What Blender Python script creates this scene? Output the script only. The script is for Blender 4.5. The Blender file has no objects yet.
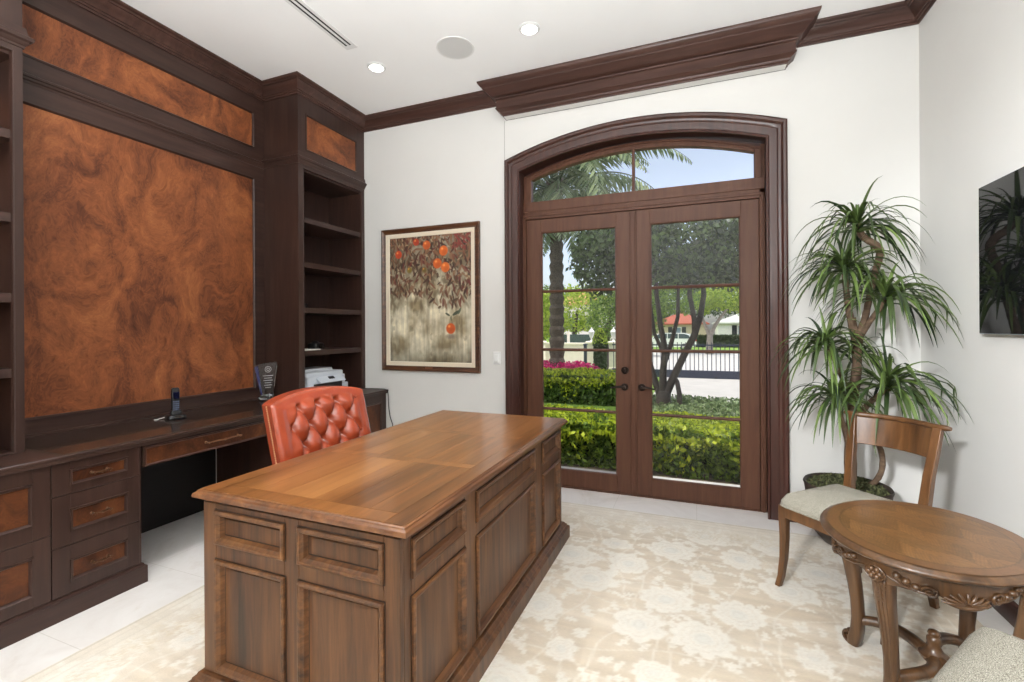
import bpy, math, random
import numpy as np
from mathutils import Vector, Matrix

random.seed(7)
rng = np.random.default_rng(11)
SC = bpy.context.scene
COL = SC.collection
PI = math.pi

# ------------------------------------------------------------------ camera
YAW, ROLL, FPX, HOR = 0.3755, 0.0059, 465.8, 327.8
cam_data = bpy.data.cameras.new('camera')
cam = bpy.data.objects.new('camera', cam_data)
COL.objects.link(cam)
cam_data.sensor_width = 36.0
cam_data.lens = FPX / 1024 * 36.0
cam_data.shift_y = -(341.0 - HOR) / 1024
cam_data.clip_end = 400
cam.matrix_world = (Matrix.Translation((0, 0, 1.42)) @ Matrix.Rotation(YAW, 4, 'Z')
                    @ Matrix.Rotation(PI / 2, 4, 'X') @ Matrix.Rotation(-ROLL, 4, 'Z'))
SC.camera = cam

# ------------------------------------------------------------------ view, sky, sun, room light
SC.view_settings.view_transform = 'Standard'
SC.view_settings.look = 'None'
SC.view_settings.gamma = 1.0
SC.view_settings.exposure = -0.36
SC.view_settings.use_curve_mapping = False
SC.cycles.use_denoising = True
SC.cycles.max_bounces = 10
SC.cycles.transparent_max_bounces = 16
SC.cycles.sample_clamp_indirect = 6.0

world = bpy.data.worlds.new('sky')
SC.world = world
world.use_nodes = True
wn = world.node_tree.nodes
wl = world.node_tree.links
wn.clear()
sky = wn.new('ShaderNodeTexSky')
sky.sky_type = 'NISHITA'
sky.sun_disc = False
sky.sun_elevation = math.radians(52)
sky.sun_rotation = math.radians(230)
sky.air_density = 1.0
sky.dust_density = 2.5
sky.ozone_density = 1.0
bg = wn.new('ShaderNodeBackground')
bg.inputs['Strength'].default_value = 0.32
wo = wn.new('ShaderNodeOutputWorld')
hs = wn.new('ShaderNodeHueSaturation')
hs.inputs['Saturation'].default_value = 0.62
wl.new(sky.outputs[0], hs.inputs['Color'])
wl.new(hs.outputs[0], bg.inputs['Color'])
wl.new(bg.outputs[0], wo.inputs['Surface'])


def light(name, kind, loc, energy, color=(1, 1, 1), target=None, **kw):
    d = bpy.data.lights.new(name, kind)
    d.energy = energy
    d.color = color
    for k, v in kw.items():
        setattr(d, k, v)
    o = bpy.data.objects.new(name, d)
    COL.objects.link(o)
    o.location = loc
    if target is not None:
        o.rotation_euler = (Vector(target) - Vector(loc)).to_track_quat('-Z', 'Y').to_euler()
    return o


# the sun stands high to the left of the house front
light('sun', 'SUN', (15, 2.5, 26), 5.6, (1.0, 0.96, 0.88), target=(0, 6, 0), angle=0.01)
# fill lamp added behind the camera, turned up at the ceiling to brighten the room
light('bounce_fill', 'AREA', (-.2, -.6, 1.5), 425, (.93, 0.97, 1.0), target=(-.2, -.62, 4), shape='DISK', size=1.2)
# photographer's soft lamp, behind and to the left of the camera
light('soft_lamp', 'SPOT', (-1.15, -1.4, 2.42), 1500, (.95, 0.975, 1.0), target=(1.4, 2.45, 1.15), spot_size=math.radians(44), spot_blend=1.0,
      shadow_soft_size=.16)


def srgb(r, g, b, k=1.0):
    def f(c):
        c = c / 255.0
        return (c / 12.92 if c <= 0.04045 else ((c + 0.055) / 1.055) ** 2.4) * k
    return (f(r), f(g), f(b), 1.0)


# ------------------------------------------------------------------ materials
def new_mat(name):
    m = bpy.data.materials.new(name)
    m.use_nodes = True
    nt = m.node_tree
    bsdf = nt.nodes['Principled BSDF']
    return m, nt, bsdf


def N(nt, kind, **kw):
    n = nt.nodes.new(kind)
    for k, v in kw.items():
        if k in n.inputs:
            n.inputs[k].default_value = v
        else:
            setattr(n, k, v)
    return n


def ramp(nt, stops):
    r = nt.nodes.new('ShaderNodeValToRGB')
    el = r.color_ramp.elements
    while len(el) < len(stops):
        el.new(0.5)
    for e, (p, c) in zip(el, stops):
        e.position = p
        e.color = c
    return r


def coords(nt, scale=(1, 1, 1), rot=(0, 0, 0)):
    tc = nt.nodes.new('ShaderNodeTexCoord')
    mp = nt.nodes.new('ShaderNodeMapping')
    mp.inputs['Scale'].default_value = scale
    mp.inputs['Rotation'].default_value = rot
    nt.links.new(tc.outputs['Object'], mp.inputs['Vector'])
    return mp.outputs['Vector']


def add_bump(nt, bsdf, sock, strength, dist=0.002):
    b = nt.nodes.new('ShaderNodeBump')
    b.inputs['Strength'].default_value = strength
    b.inputs['Distance'].default_value = dist
    nt.links.new(sock, b.inputs['Height'])
    nt.links.new(b.outputs['Normal'], bsdf.inputs['Normal'])


def plain(name, col, rough=0.5, metal=0.0, var=0.06, scale=8.0, bump=0.0, coat=0.0, spec=0.5):
    m, nt, bs = new_mat(name)
    v = coords(nt)
    n = N(nt, 'ShaderNodeTexNoise')
    n.inputs['Scale'].default_value = scale
    n.inputs['Detail'].default_value = 5
    nt.links.new(v, n.inputs['Vector'])
    a = tuple(min(1, c * (1 - var)) for c in col[:3]) + (1,)
    b = tuple(min(1, c * (1 + var)) for c in col[:3]) + (1,)
    r = ramp(nt, [(0.3, a), (0.7, b)])
    nt.links.new(n.outputs['Fac'], r.inputs['Fac'])
    nt.links.new(r.outputs['Color'], bs.inputs['Base Color'])
    bs.inputs['Roughness'].default_value = rough
    bs.inputs['Metallic'].default_value = metal
    bs.inputs['Coat Weight'].default_value = coat
    bs.inputs['Specular IOR Level'].default_value = spec
    if bump:
        add_bump(nt, bs, n.outputs['Fac'], bump)
    return m


def wood(name, dark, mid, lightc, axis='Y', freq=22.0, rough=0.35, coat=0.15, bump=0.12, island=0.0, knots=0.35,
         coat_rough=0.15, spec=0.5):
    m, nt, bs = new_mat(name)
    s = {'X': (0.07, 1, 1), 'Y': (1, 0.07, 1), 'Z': (1, 1, 0.07)}[axis]
    v = coords(nt, s)
    if island:
        geo = nt.nodes.new('ShaderNodeNewGeometry')
        addv = N(nt, 'ShaderNodeVectorMath', operation='SCALE')
        comb = nt.nodes.new('ShaderNodeCombineXYZ')
        for i in range(3):
            nt.links.new(geo.outputs['Random Per Island'], comb.inputs[i])
        nt.links.new(comb.outputs[0], addv.inputs[0])
        addv.inputs['Scale'].default_value = 9.0
        add2 = N(nt, 'ShaderNodeVectorMath', operation='ADD')
        nt.links.new(v, add2.inputs[0])
        nt.links.new(addv.outputs[0], add2.inputs[1])
        v = add2.outputs[0]
    n1 = N(nt, 'ShaderNodeTexNoise')
    n1.inputs['Scale'].default_value = freq
    n1.inputs['Detail'].default_value = 6
    n1.inputs['Roughness'].default_value = 0.62
    n1.inputs['Distortion'].default_value = 0.5
    nt.links.new(v, n1.inputs['Vector'])
    n2 = N(nt, 'ShaderNodeTexNoise')
    n2.inputs['Scale'].default_value = freq * 0.16
    n2.inputs['Detail'].default_value = 3
    nt.links.new(v, n2.inputs['Vector'])
    mx = N(nt, 'ShaderNodeMix', data_type='FLOAT')
    mx.inputs[0].default_value = knots
    nt.links.new(n1.outputs['Fac'], mx.inputs[2])
    nt.links.new(n2.outputs['Fac'], mx.inputs[3])
    r = ramp(nt, [(0.32, dark), (0.5, mid), (0.68, lightc)])
    nt.links.new(mx.outputs[0], r.inputs['Fac'])
    out = r.outputs['Color']
    if island:
        hv = nt.nodes.new('ShaderNodeHueSaturation')
        mr = N(nt, 'ShaderNodeMapRange')
        mr.inputs['To Min'].default_value = 1 - island
        mr.inputs['To Max'].default_value = 1 + island
        nt.links.new(geo.outputs['Random Per Island'], mr.inputs['Value'])
        nt.links.new(mr.outputs[0], hv.inputs['Value'])
        nt.links.new(out, hv.inputs['Color'])
        out = hv.outputs['Color']
    nt.links.new(out, bs.inputs['Base Color'])
    bs.inputs['Roughness'].default_value = rough
    bs.inputs['Coat Weight'].default_value = coat
    bs.inputs['Coat Roughness'].default_value = coat_rough
    bs.inputs['Specular IOR Level'].default_value = spec
    if bump:
        add_bump(nt, bs, n1.outputs['Fac'], bump, 0.0015)
    return m


def burl(name, k=1.0):
    m, nt, bs = new_mat(name)
    v = coords(nt, (1, 1.25, .8))
    w = N(nt, 'ShaderNodeTexNoise')
    w.inputs['Scale'].default_value = 1.3
    w.inputs['Detail'].default_value = 4
    nt.links.new(v, w.inputs['Vector'])
    sc = N(nt, 'ShaderNodeVectorMath', operation='SCALE')
    sc.inputs['Scale'].default_value = 0.8
    nt.links.new(w.outputs['Color'], sc.inputs[0])
    ad = N(nt, 'ShaderNodeVectorMath', operation='ADD')
    nt.links.new(v, ad.inputs[0])
    nt.links.new(sc.outputs[0], ad.inputs[1])
    big = N(nt, 'ShaderNodeTexNoise')
    big.inputs['Scale'].default_value = 2.9
    big.inputs['Detail'].default_value = 10
    big.inputs['Roughness'].default_value = 0.62
    big.inputs['Distortion'].default_value = 1.1
    nt.links.new(ad.outputs[0], big.inputs['Vector'])
    fine = N(nt, 'ShaderNodeTexNoise')
    fine.inputs['Scale'].default_value = 30
    fine.inputs['Detail'].default_value = 6
    fine.inputs['Distortion'].default_value = 2.2
    nt.links.new(ad.outputs[0], fine.inputs['Vector'])
    mx = N(nt, 'ShaderNodeMix', data_type='FLOAT')
    mx.inputs[0].default_value = 0.26
    nt.links.new(big.outputs['Fac'], mx.inputs[2])
    nt.links.new(fine.outputs['Fac'], mx.inputs[3])
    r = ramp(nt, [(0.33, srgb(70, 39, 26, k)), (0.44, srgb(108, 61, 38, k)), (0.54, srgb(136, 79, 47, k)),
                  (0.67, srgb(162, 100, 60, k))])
    nt.links.new(mx.outputs[0], r.inputs['Fac'])
    # dark eyes of the burl
    vo = N(nt, 'ShaderNodeTexVoronoi')
    vo.inputs['Scale'].default_value = 9
    vo.inputs['Randomness'].default_value = 1.0
    nt.links.new(ad.outputs[0], vo.inputs['Vector'])
    er = ramp(nt, [(0.06, (0.5, 0.42, 0.38, 1)), (0.2, (1, 1, 1, 1))])
    nt.links.new(vo.outputs['Distance'], er.inputs['Fac'])
    mul = N(nt, 'ShaderNodeMix', data_type='RGBA', blend_type='MULTIPLY')
    mul.inputs[0].default_value = 0.6
    nt.links.new(r.outputs['Color'], mul.inputs[6])
    nt.links.new(er.outputs['Color'], mul.inputs[7])
    nt.links.new(mul.outputs[2], bs.inputs['Base Color'])
    bs.inputs['Roughness'].default_value = 0.42
    bs.inputs['Specular IOR Level'].default_value = .25
    bs.inputs['Coat Weight'].default_value = 0.05
    bs.inputs['Coat Roughness'].default_value = 0.2
    return m


def leafmat(name, dark, lightc, trans=0.35, rough=0.5):
    m, nt, bs = new_mat(name)
    geo = nt.nodes.new('ShaderNodeNewGeometry')
    mid = tuple((a + b) / 2 for a, b in zip(dark, lightc))
    r = ramp(nt, [(0.0, dark), (0.6, mid), (1.0, lightc)])
    nt.links.new(geo.outputs['Random Per Island'], r.inputs['Fac'])
    nt.links.new(r.outputs['Color'], bs.inputs['Base Color'])
    bs.inputs['Roughness'].default_value = rough
    if trans:
        tr = nt.nodes.new('ShaderNodeBsdfTranslucent')
        nt.links.new(r.outputs['Color'], tr.inputs['Color'])
        ms = nt.nodes.new('ShaderNodeMixShader')
        ms.inputs[0].default_value = trans
        nt.links.new(bs.outputs[0], ms.inputs[1])
        nt.links.new(tr.outputs[0], ms.inputs[2])
        nt.links.new(ms.outputs[0], nt.nodes['Material Output'].inputs['Surface'])
    return m


def painted(name, rough=0.8, noise=0.06, nscale=300.0, bump=0.0, stretch=(1, 1, 1), coat=0.0):
    m, nt, bs = new_mat(name)
    at = nt.nodes.new('ShaderNodeAttribute')
    at.attribute_name = 'Col'
    v = coords(nt, stretch)
    n = N(nt, 'ShaderNodeTexNoise')
    n.inputs['Scale'].default_value = nscale
    n.inputs['Detail'].default_value = 3
    nt.links.new(v, n.inputs['Vector'])
    r = ramp(nt, [(0.3, (1 - noise,) * 3 + (1,)), (0.7, (1 + noise,) * 3 + (1,))])
    nt.links.new(n.outputs['Fac'], r.inputs['Fac'])
    mul = N(nt, 'ShaderNodeMix', data_type='RGBA', blend_type='MULTIPLY')
    mul.inputs[0].default_value = 1.0
    nt.links.new(at.outputs['Color'], mul.inputs[6])
    nt.links.new(r.outputs['Color'], mul.inputs[7])
    nt.links.new(mul.outputs[2], bs.inputs['Base Color'])
    bs.inputs['Roughness'].default_value = rough
    bs.inputs['Coat Weight'].default_value = coat
    if bump:
        add_bump(nt, bs, n.outputs['Fac'], bump)
    return m


def glass_pane(name, tint=(1, 1, 1, 1), refl=0.09):
    m, nt, bs = new_mat(name)
    nt.nodes.remove(bs)
    tr = nt.nodes.new('ShaderNodeBsdfTransparent')
    tr.inputs['Color'].default_value = tint
    gl = nt.nodes.new('ShaderNodeBsdfGlossy')
    gl.inputs['Roughness'].default_value = 0.01
    fr = nt.nodes.new('ShaderNodeFresnel')
    fr.inputs['IOR'].default_value = 1.45
    geo = nt.nodes.new('ShaderNodeNewGeometry')
    inv = N(nt, 'ShaderNodeMath', operation='SUBTRACT')
    inv.inputs[0].default_value = 1.0
    nt.links.new(geo.outputs['Backfacing'], inv.inputs[1])
    mu = N(nt, 'ShaderNodeMath', operation='MULTIPLY')
    nt.links.new(fr.outputs[0], mu.inputs[0])
    nt.links.new(inv.outputs[0], mu.inputs[1])
    ms = nt.nodes.new('ShaderNodeMixShader')
    nt.links.new(mu.outputs[0], ms.inputs[0])
    nt.links.new(tr.outputs[0], ms.inputs[1])
    nt.links.new(gl.outputs[0], ms.inputs[2])
    nt.links.new(ms.outputs[0], nt.nodes['Material Output'].inputs['Surface'])
    return m


def emit(name, col, strength):
    m, nt, bs = new_mat(name)
    bs.inputs['Base Color'].default_value = col
    bs.inputs['Emission Color'].default_value = col
    bs.inputs['Emission Strength'].default_value = strength
    return m


MAT = {}
MAT['wall'] = plain('wall_paint', srgb(219, 217, 213), 0.85, var=0.012, scale=3)
MAT['ceiling'] = plain('ceiling_paint', srgb(246, 246, 245), 0.9, var=0.01, scale=2)
MAT['white'] = plain('white_enamel', srgb(236, 236, 234), 0.4, var=0.01)
MAT['dark'] = wood('dark_walnut_stain', srgb(45, 30, 25), srgb(57, 39, 33), srgb(70, 49, 42), 'Z', 26, 0.36, 0.06, 0.05, spec=.35)
MAT['darkY'] = wood('dark_walnut_stain_long', srgb(45, 30, 25), srgb(57, 39, 33), srgb(70, 49, 42), 'Y', 26, 0.36, 0.06, 0.05, spec=.35)
MAT['crown'] = wood('crown_stain', srgb(52, 34, 28), srgb(67, 44, 37), srgb(84, 58, 50), 'X', 26, 0.36, 0.06, 0.05, spec=.35)
MAT['casing'] = wood('mahogany_casing', srgb(46, 25, 20), srgb(62, 35, 28), srgb(78, 46, 38), 'Z', 24, 0.32, 0.08, 0.05, spec=.4)
MAT['door'] = wood('mahogany_door', srgb(74, 46, 33), srgb(88, 56, 41), srgb(100, 67, 50), 'Z', 30, 0.45, 0.0, 0.04, spec=.3)
MAT['burl'] = burl('burl_veneer')
MAT['burl_shaded'] = burl('burl_veneer_shaded', .42)  # same veneer, darkened to stand for the weaker light below the worktop
MAT['desk'] = wood('aged_oak', srgb(40, 22, 10), srgb(84, 52, 27), srgb(114, 75, 42), 'Z', 30, 0.46, 0.05, 0.18)
MAT['deskmould'] = wood('aged_oak_moulding', srgb(36, 20, 9), srgb(90, 56, 29), srgb(126, 83, 46), 'Y', 34, 0.48, 0.08, 0.15)
MAT['deskgroove'] = plain('dark_groove_brown', srgb(34, 20, 11), .6)  # dark brown for the thin lines around the desk panels
MAT['desktop'] = wood('honey_oak_top', srgb(74, 44, 20), srgb(130, 83, 43), srgb(160, 109, 62), 'Y', 20, 0.28, 0.4, 0.06, island=0.05, knots=.55, coat_rough=0.22)
MAT['deskedge'] = wood('honey_oak_edge', srgb(56, 32, 17), srgb(106, 66, 38), srgb(138, 92, 56), 'Y', 22, 0.32, 0.35, 0.1)
MAT['chairwood'] = wood('chestnut_chair', srgb(54, 33, 16), srgb(88, 57, 30), srgb(113, 77, 44), 'Z', 22, 0.34, 0.25, 0.08)
MAT['tablewood'] = wood('walnut_table', srgb(42, 27, 14), srgb(77, 52, 30), srgb(106, 75, 46), 'Z', 24, 0.34, 0.25, 0.1)
MAT['black'] = plain('black_plastic', srgb(16, 16, 18), 0.35, var=0.05)
MAT['bronze'] = plain('oil_rubbed_bronze', srgb(40, 30, 26), 0.35, 0.8, 0.1)
MAT['antique'] = plain('antique_brass', srgb(150, 112, 84), 0.3, 0.9, 0.15)
MAT['oldbrass'] = plain('aged_brass', srgb(104, 74, 54), 0.32, 0.9, 0.15)
MAT['chrome'] = plain('polished_metal', srgb(210, 210, 212), 0.15, 1.0, 0.02)
MAT['glass'] = glass_pane('window_glass')
MAT['void'] = plain('unlit_black', srgb(14, 10, 9), 0.7)
MAT['moss'] = leafmat('moss', srgb(54, 58, 32), srgb(104, 106, 68), 0.0, 0.9)


# ------------------------------------------------------------------ mesh builder
class MB:
    def __init__(s):
        s.v = []
        s.f = []
        s.col = None

    def add(s, verts, faces):
        b = len(s.v)
        s.v.extend([tuple(map(float, p)) for p in verts])
        s.f.extend([tuple(b + i for i in f) for f in faces])
        return s

    def box(s, x0, x1, y0, y1, z0, z1):
        x0, x1 = min(x0, x1), max(x0, x1)
        y0, y1 = min(y0, y1), max(y0, y1)
        z0, z1 = min(z0, z1), max(z0, z1)
        return s.add([(x0, y0, z0), (x1, y0, z0), (x1, y1, z0), (x0, y1, z0), (x0, y0, z1), (x1, y0, z1), (x1, y1, z1), (x0, y1, z1)],
                     [(3, 2, 1, 0), (4, 5, 6, 7), (0, 1, 5, 4), (1, 2, 6, 5), (2, 3, 7, 6), (3, 0, 4, 7)])

    def rings(s, rings, cap0=True, cap1=True, closed=True):
        n = len(rings[0])
        b = len(s.v)
        for r in rings:
            s.v.extend([tuple(map(float, p)) for p in r])
        for i in range(len(rings) - 1):
            for j in range(n if closed else n - 1):
                k = (j + 1) % n
                s.f.append((b + i * n + j, b + i * n + k, b + (i + 1) * n + k, b + (i + 1) * n + j))
        if cap0:
            s.f.append(tuple(b + j for j in range(n - 1, -1, -1)))
        if cap1:
            s.f.append(tuple(b + (len(rings) - 1) * n + j for j in range(n)))
        return s

    def rect_loft(s, x0, x1, y0, y1, prof, r=0.0, nc=5, cap0=True, cap1=True):
        """stacked rectangles: prof = [(outward offset, z)], optional round corners"""
        rr = []
        for off, z in prof:
            a0, a1, b0, b1 = x0 - off, x1 + off, y0 - off, y1 + off
            if r <= 0:
                rr.append([(a0, b0, z), (a1, b0, z), (a1, b1, z), (a0, b1, z)])
            else:
                q = max(0.004, min(r + off, (a1 - a0) / 2 - .002, (b1 - b0) / 2 - .002))
                ring = []
                for cx, cy, st in ((a1 - q, b0 + q, -90), (a1 - q, b1 - q, 0), (a0 + q, b1 - q, 90), (a0 + q, b0 + q, 180)):
                    for i in range(nc + 1):
                        t = math.radians(st + 90 * i / nc)
                        ring.append((cx + q * math.cos(t), cy + q * math.sin(t), z))
                rr.append(ring)
        return s.rings(rr, cap0, cap1)

    def lathe(s, prof, c=(0, 0, 0), n=24, sx=1.0, sy=1.0, rot=0.0, cap0=True, cap1=True):
        rr = []
        for rad, z in prof:
            ring = []
            for i in range(n):
                t = 2 * PI * i / n
                x, y = rad * sx * math.cos(t), rad * sy * math.sin(t)
                ring.append((c[0] + x * math.cos(rot) - y * math.sin(rot), c[1] + x * math.sin(rot) + y * math.cos(rot), c[2] + z))
            rr.append(ring)
        return s.rings(rr, cap0, cap1)

    def disc_h(s, c, axis, prof, n=20):
        """lathe about an arbitrary axis: prof = [(radius, distance along axis)]"""
        a = Vector(axis).normalized()
        u = a.orthogonal().normalized()
        w = a.cross(u)
        c = Vector(c)
        rr = []
        for rad, d in prof:
            rr.append([tuple(c + a * d + (u * math.cos(2 * PI * i / n) + w * math.sin(2 * PI * i / n)) * rad) for i in range(n)])
        return s.rings(rr)

    def tube(s, pts, rad, n=8, cap=True, flat=1.0):
        pts = [Vector(p) for p in pts]
        m = len(pts)
        if not hasattr(rad, '__len__'):
            rad = [rad] * m
        rr = []
        u = None
        for i, p in enumerate(pts):
            d = (pts[min(i + 1, m - 1)] - pts[max(i - 1, 0)])
            d = d.normalized() if d.length > 1e-9 else Vector((0, 0, 1))
            if u is None:
                u = d.orthogonal().normalized()
            u = (u - d * u.dot(d))
            u = u.normalized() if u.length > 1e-6 else d.orthogonal().normalized()
            w = d.cross(u)
            rr.append([tuple(p + (u * math.cos(2 * PI * k / n) + w * math.sin(2 * PI * k / n) * flat) * rad[i]) for k in range(n)])
        return s.rings(rr, cap, cap)

    def ball(s, c, r, nu=12, nv=8, R=None):
        if not hasattr(r, '__len__'):
            r = (r, r, r)
        vs = []
        for j in range(1, nv):
            ph = PI * j / nv
            for i in range(nu):
                t = 2 * PI * i / nu
                vs.append(Vector((r[0] * math.sin(ph) * math.cos(t), r[1] * math.sin(ph) * math.sin(t), r[2] * math.cos(ph))))
        vs += [Vector((0, 0, r[2])), Vector((0, 0, -r[2]))]
        if R is not None:
            vs = [R @ p for p in vs]
        c = Vector(c)
        fs = []
        for j in range(nv - 2):
            for i in range(nu):
                k = (i + 1) % nu
                fs.append((j * nu + i, (j + 1) * nu + i, (j + 1) * nu + k, j * nu + k))
        t, b = (nv - 1) * nu, (nv - 1) * nu + 1
        for i in range(nu):
            k = (i + 1) % nu
            fs.append((t, i, k))
            fs.append((b, (nv - 2) * nu + k, (nv - 2) * nu + i))
        return s.add([tuple(c + p) for p in vs], fs)

    def frame_sweep(s, O, U, V, Nn, u0, u1, v0, v1, prof, fill=False):
        """mitred picture-frame moulding: prof = [(inward, outward height)]"""
        O, U, V, Nn = Vector(O), Vector(U), Vector(V), Vector(Nn)
        rr = []
        for ins, hgt in prof:
            rr.append([tuple(O + U * a + V * b + Nn * hgt) for a, b in ((u0 + ins, v0 + ins), (u1 - ins, v0 + ins), (u1 - ins, v1 - ins), (u0 + ins, v1 - ins))])
        return s.rings(rr, False, fill)

    def path_sweep(s, path, prof, caps=True):
        """mitred moulding along a floor-plan path; prof = [(offset to the right of travel, z)], closed section"""
        P = [Vector((p[0], p[1])) for p in path]
        rr = []
        for i, p in enumerate(P):
            d0 = (P[i] - P[i - 1]).normalized() if i > 0 else (P[1] - P[0]).normalized()
            d1 = (P[i + 1] - P[i]).normalized() if i < len(P) - 1 else d0
            n0, n1 = Vector((d0.y, -d0.x)), Vector((d1.y, -d1.x))
            m = (n0 + n1) / (1 + n0.dot(n1))
            rr.append([(p.x + m.x * o, p.y + m.y * o, z) for o, z in prof])
        return s.rings(rr, caps, caps)

    def prism(s, pts, axis, a, b):
        """extrude a 2-D outline: axis 'X' -> pts are (y,z); 'Y' -> (x,z); 'Z' -> (x,y)"""
        f = {'X': lambda p, t: (t, p[0], p[1]), 'Y': lambda p, t: (p[0], t, p[1]), 'Z': lambda p, t: (p[0], p[1], t)}[axis]
        return s.rings([[f(p, a) for p in pts], [f(p, b) for p in pts]])

    def xform(s, M, start=0):
        s.v[start:] = [tuple(M @ Vector(p)) for p in s.v[start:]]
        return s

    def build(s, name, mat, parent=None, smooth=35, bevel=0.0, local=False, **props):
        me = bpy.data.meshes.new(name)
        me.from_pydata(s.v, [], s.f)
        return finish(name, me, mat, parent, smooth, bevel, local, **props)


WORLD_M = {}


def finish(name, me, mat, parent=None, smooth=35, bevel=0.0, local=False, **props):
    o = bpy.data.objects.new(name, me)
    COL.objects.link(o)
    me.materials.append(MAT[mat] if isinstance(mat, str) else mat)
    W = Matrix.Identity(4)
    if parent is not None:
        o.parent = parent
        W = WORLD_M.get(parent.name, Matrix.Identity(4))
    if not local and parent is not None:
        me.transform(W.inverted())
    WORLD_M[o.name] = W
    fix_normals(me)
    if smooth:
        me.shade_smooth()
        me.set_sharp_from_angle(angle=math.radians(smooth))
    if bevel:
        b = o.modifiers.new('bevel', 'BEVEL')
        b.width = bevel
        b.segments = 2
        b.limit_method = 'ANGLE'
    for k, v in props.items():
        o[k] = v
    return o


def fix_normals(me):
    if len(me.polygons) > 6000:
        return
    import bmesh
    bm = bmesh.new()
    bm.from_mesh(me)
    bmesh.ops.recalc_face_normals(bm, faces=bm.faces)
    bm.to_mesh(me)
    bm.free()


def np_mesh(name, verts, quads, mat, parent=None, smooth=0, cols=None, local=False, **props):
    me = bpy.data.meshes.new(name)
    verts = np.asarray(verts, dtype=np.float32)
    quads = np.asarray(quads, dtype=np.int32)
    me.vertices.add(len(verts))
    me.vertices.foreach_set('co', verts.ravel())
    k = quads.shape[1]
    me.loops.add(quads.size)
    me.loops.foreach_set('vertex_index', quads.ravel())
    me.polygons.add(len(quads))
    me.polygons.foreach_set('loop_start', np.arange(0, quads.size, k, dtype=np.int32))
    me.polygons.foreach_set('loop_total', np.full(len(quads), k, dtype=np.int32))
    me.update(calc_edges=True)
    me.validate()
    if cols is not None:
        a = me.color_attributes.new('Col', 'FLOAT_COLOR', 'POINT')
        a.data.foreach_set('color', np.concatenate([cols, np.ones((len(cols), 1))], 1).astype(np.float32).ravel())
    return finish(name, me, mat, parent, smooth, 0.0, local, **props)


def thing(name, label, cat, loc=(0, 0, 0), rotz=0.0, group=None):
    o = bpy.data.objects.new(name, None)
    o.empty_display_size = 0.1
    COL.objects.link(o)
    o.location = loc
    o.rotation_euler = (0, 0, rotz)
    WORLD_M[o.name] = Matrix.Translation(loc) @ Matrix.Rotation(rotz, 4, 'Z')
    o['label'] = label
    o['category'] = cat
    if group:
        o['group'] = group
    return o


def copy_tree(o, parent=None):
    c = o.copy()
    COL.objects.link(c)
    if parent is not None:
        c.parent = parent
    for ch in list(o.children):
        copy_tree(ch, c)
    return c


def structure(o, label=None, cat=None):
    o['kind'] = 'structure'
    if label:
        o['label'] = label
    if cat:
        o['category'] = cat
    return o


def struct_empty(name, label, cat, loc=(0, 0, 0)):
    o = thing(name, label, cat, loc)
    o['kind'] = 'structure'
    return o


def arc(x, c, half, end, apex):
    t = (x - c) / half
    return apex - (apex - end) * t * t

# ================================================================== THE ROOM
CEIL = 3.55
XR, YB, XL, YR = 1.40, 3.90, -3.62, -2.6
CXD = -0.4805                                  # centre line of the french doors


def floor_mat():
    m, nt, bs = new_mat('cream_marble')
    v = coords(nt)
    n = N(nt, 'ShaderNodeTexNoise')
    n.inputs['Scale'].default_value = 1.7
    n.inputs['Detail'].default_value = 9
    n.inputs['Roughness'].default_value = 0.65
    n.inputs['Distortion'].default_value = 1.2
    nt.links.new(v, n.inputs['Vector'])
    r = ramp(nt, [(0.3, srgb(218, 210, 202)), (0.45, srgb(233, 227, 221)), (0.6, srgb(240, 235, 230)), (0.72, srgb(228, 220, 212))])
    nt.links.new(n.outputs['Fac'], r.inputs['Fac'])
    br = N(nt, 'ShaderNodeTexBrick')
    br.offset = 0.0
    br.inputs['Scale'].default_value = 1.0
    br.inputs['Brick Width'].default_value = 0.61
    br.inputs['Row Height'].default_value = 0.61
    br.inputs['Mortar Size'].default_value = 0.0016
    br.inputs['Color1'].default_value = (1, 1, 1, 1)
    br.inputs['Color2'].default_value = (0.985, 0.985, 0.985, 1)
    br.inputs['Mortar'].default_value = (0.8, 0.78, 0.75, 1)
    nt.links.new(v, br.inputs['Vector'])
    mul = N(nt, 'ShaderNodeMix', data_type='RGBA', blend_type='MULTIPLY')
    mul.inputs[0].default_value = 1.0
    nt.links.new(r.outputs['Color'], mul.inputs[6])
    nt.links.new(br.outputs['Color'], mul.inputs[7])
    nt.links.new(mul.outputs[2], bs.inputs['Base Color'])
    bs.inputs['Roughness'].default_value = 0.22
    return m


MAT['floor'] = floor_mat()
structure(MB().box(XL - .2, XR + .2, YR - .2, 4.16, -0.06, 0).build('floor', 'floor', smooth=0))
structure(MB().box(XL - .2, XR + .2, YR - .2, YB + .35, CEIL, CEIL + .15).build('ceiling', 'ceiling', smooth=0))
structure(MB().box(XL - .2, XL, YR - .2, YB + .3, 0, CEIL).build('wall_left', 'wall', smooth=0))
structure(MB().box(XR, XR + .2, YR - .2, YB + .3, 0, CEIL).build('wall_right', 'wall', smooth=0))
structure(MB().box(XL, XR, YR - .2, YR, 0, CEIL).build('wall_rear', 'wall', smooth=0))


def arch_slab(mb, x0, x1, z1, ya, yb, half, end, apex, n=28):
    a, b = CXD - half, CXD + half
    mb.box(x0, a, ya, yb, 0, z1)
    mb.box(b, x1, ya, yb, 0, z1)
    ring = []
    for i in range(n + 1):
        x = a + (b - a) * i / n
        z = arc(x, CXD, half, end, apex)
        ring.append([(x, ya, z), (x, yb, z), (x, yb, z1), (x, ya, z1)])
    mb.rings(ring)


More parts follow.
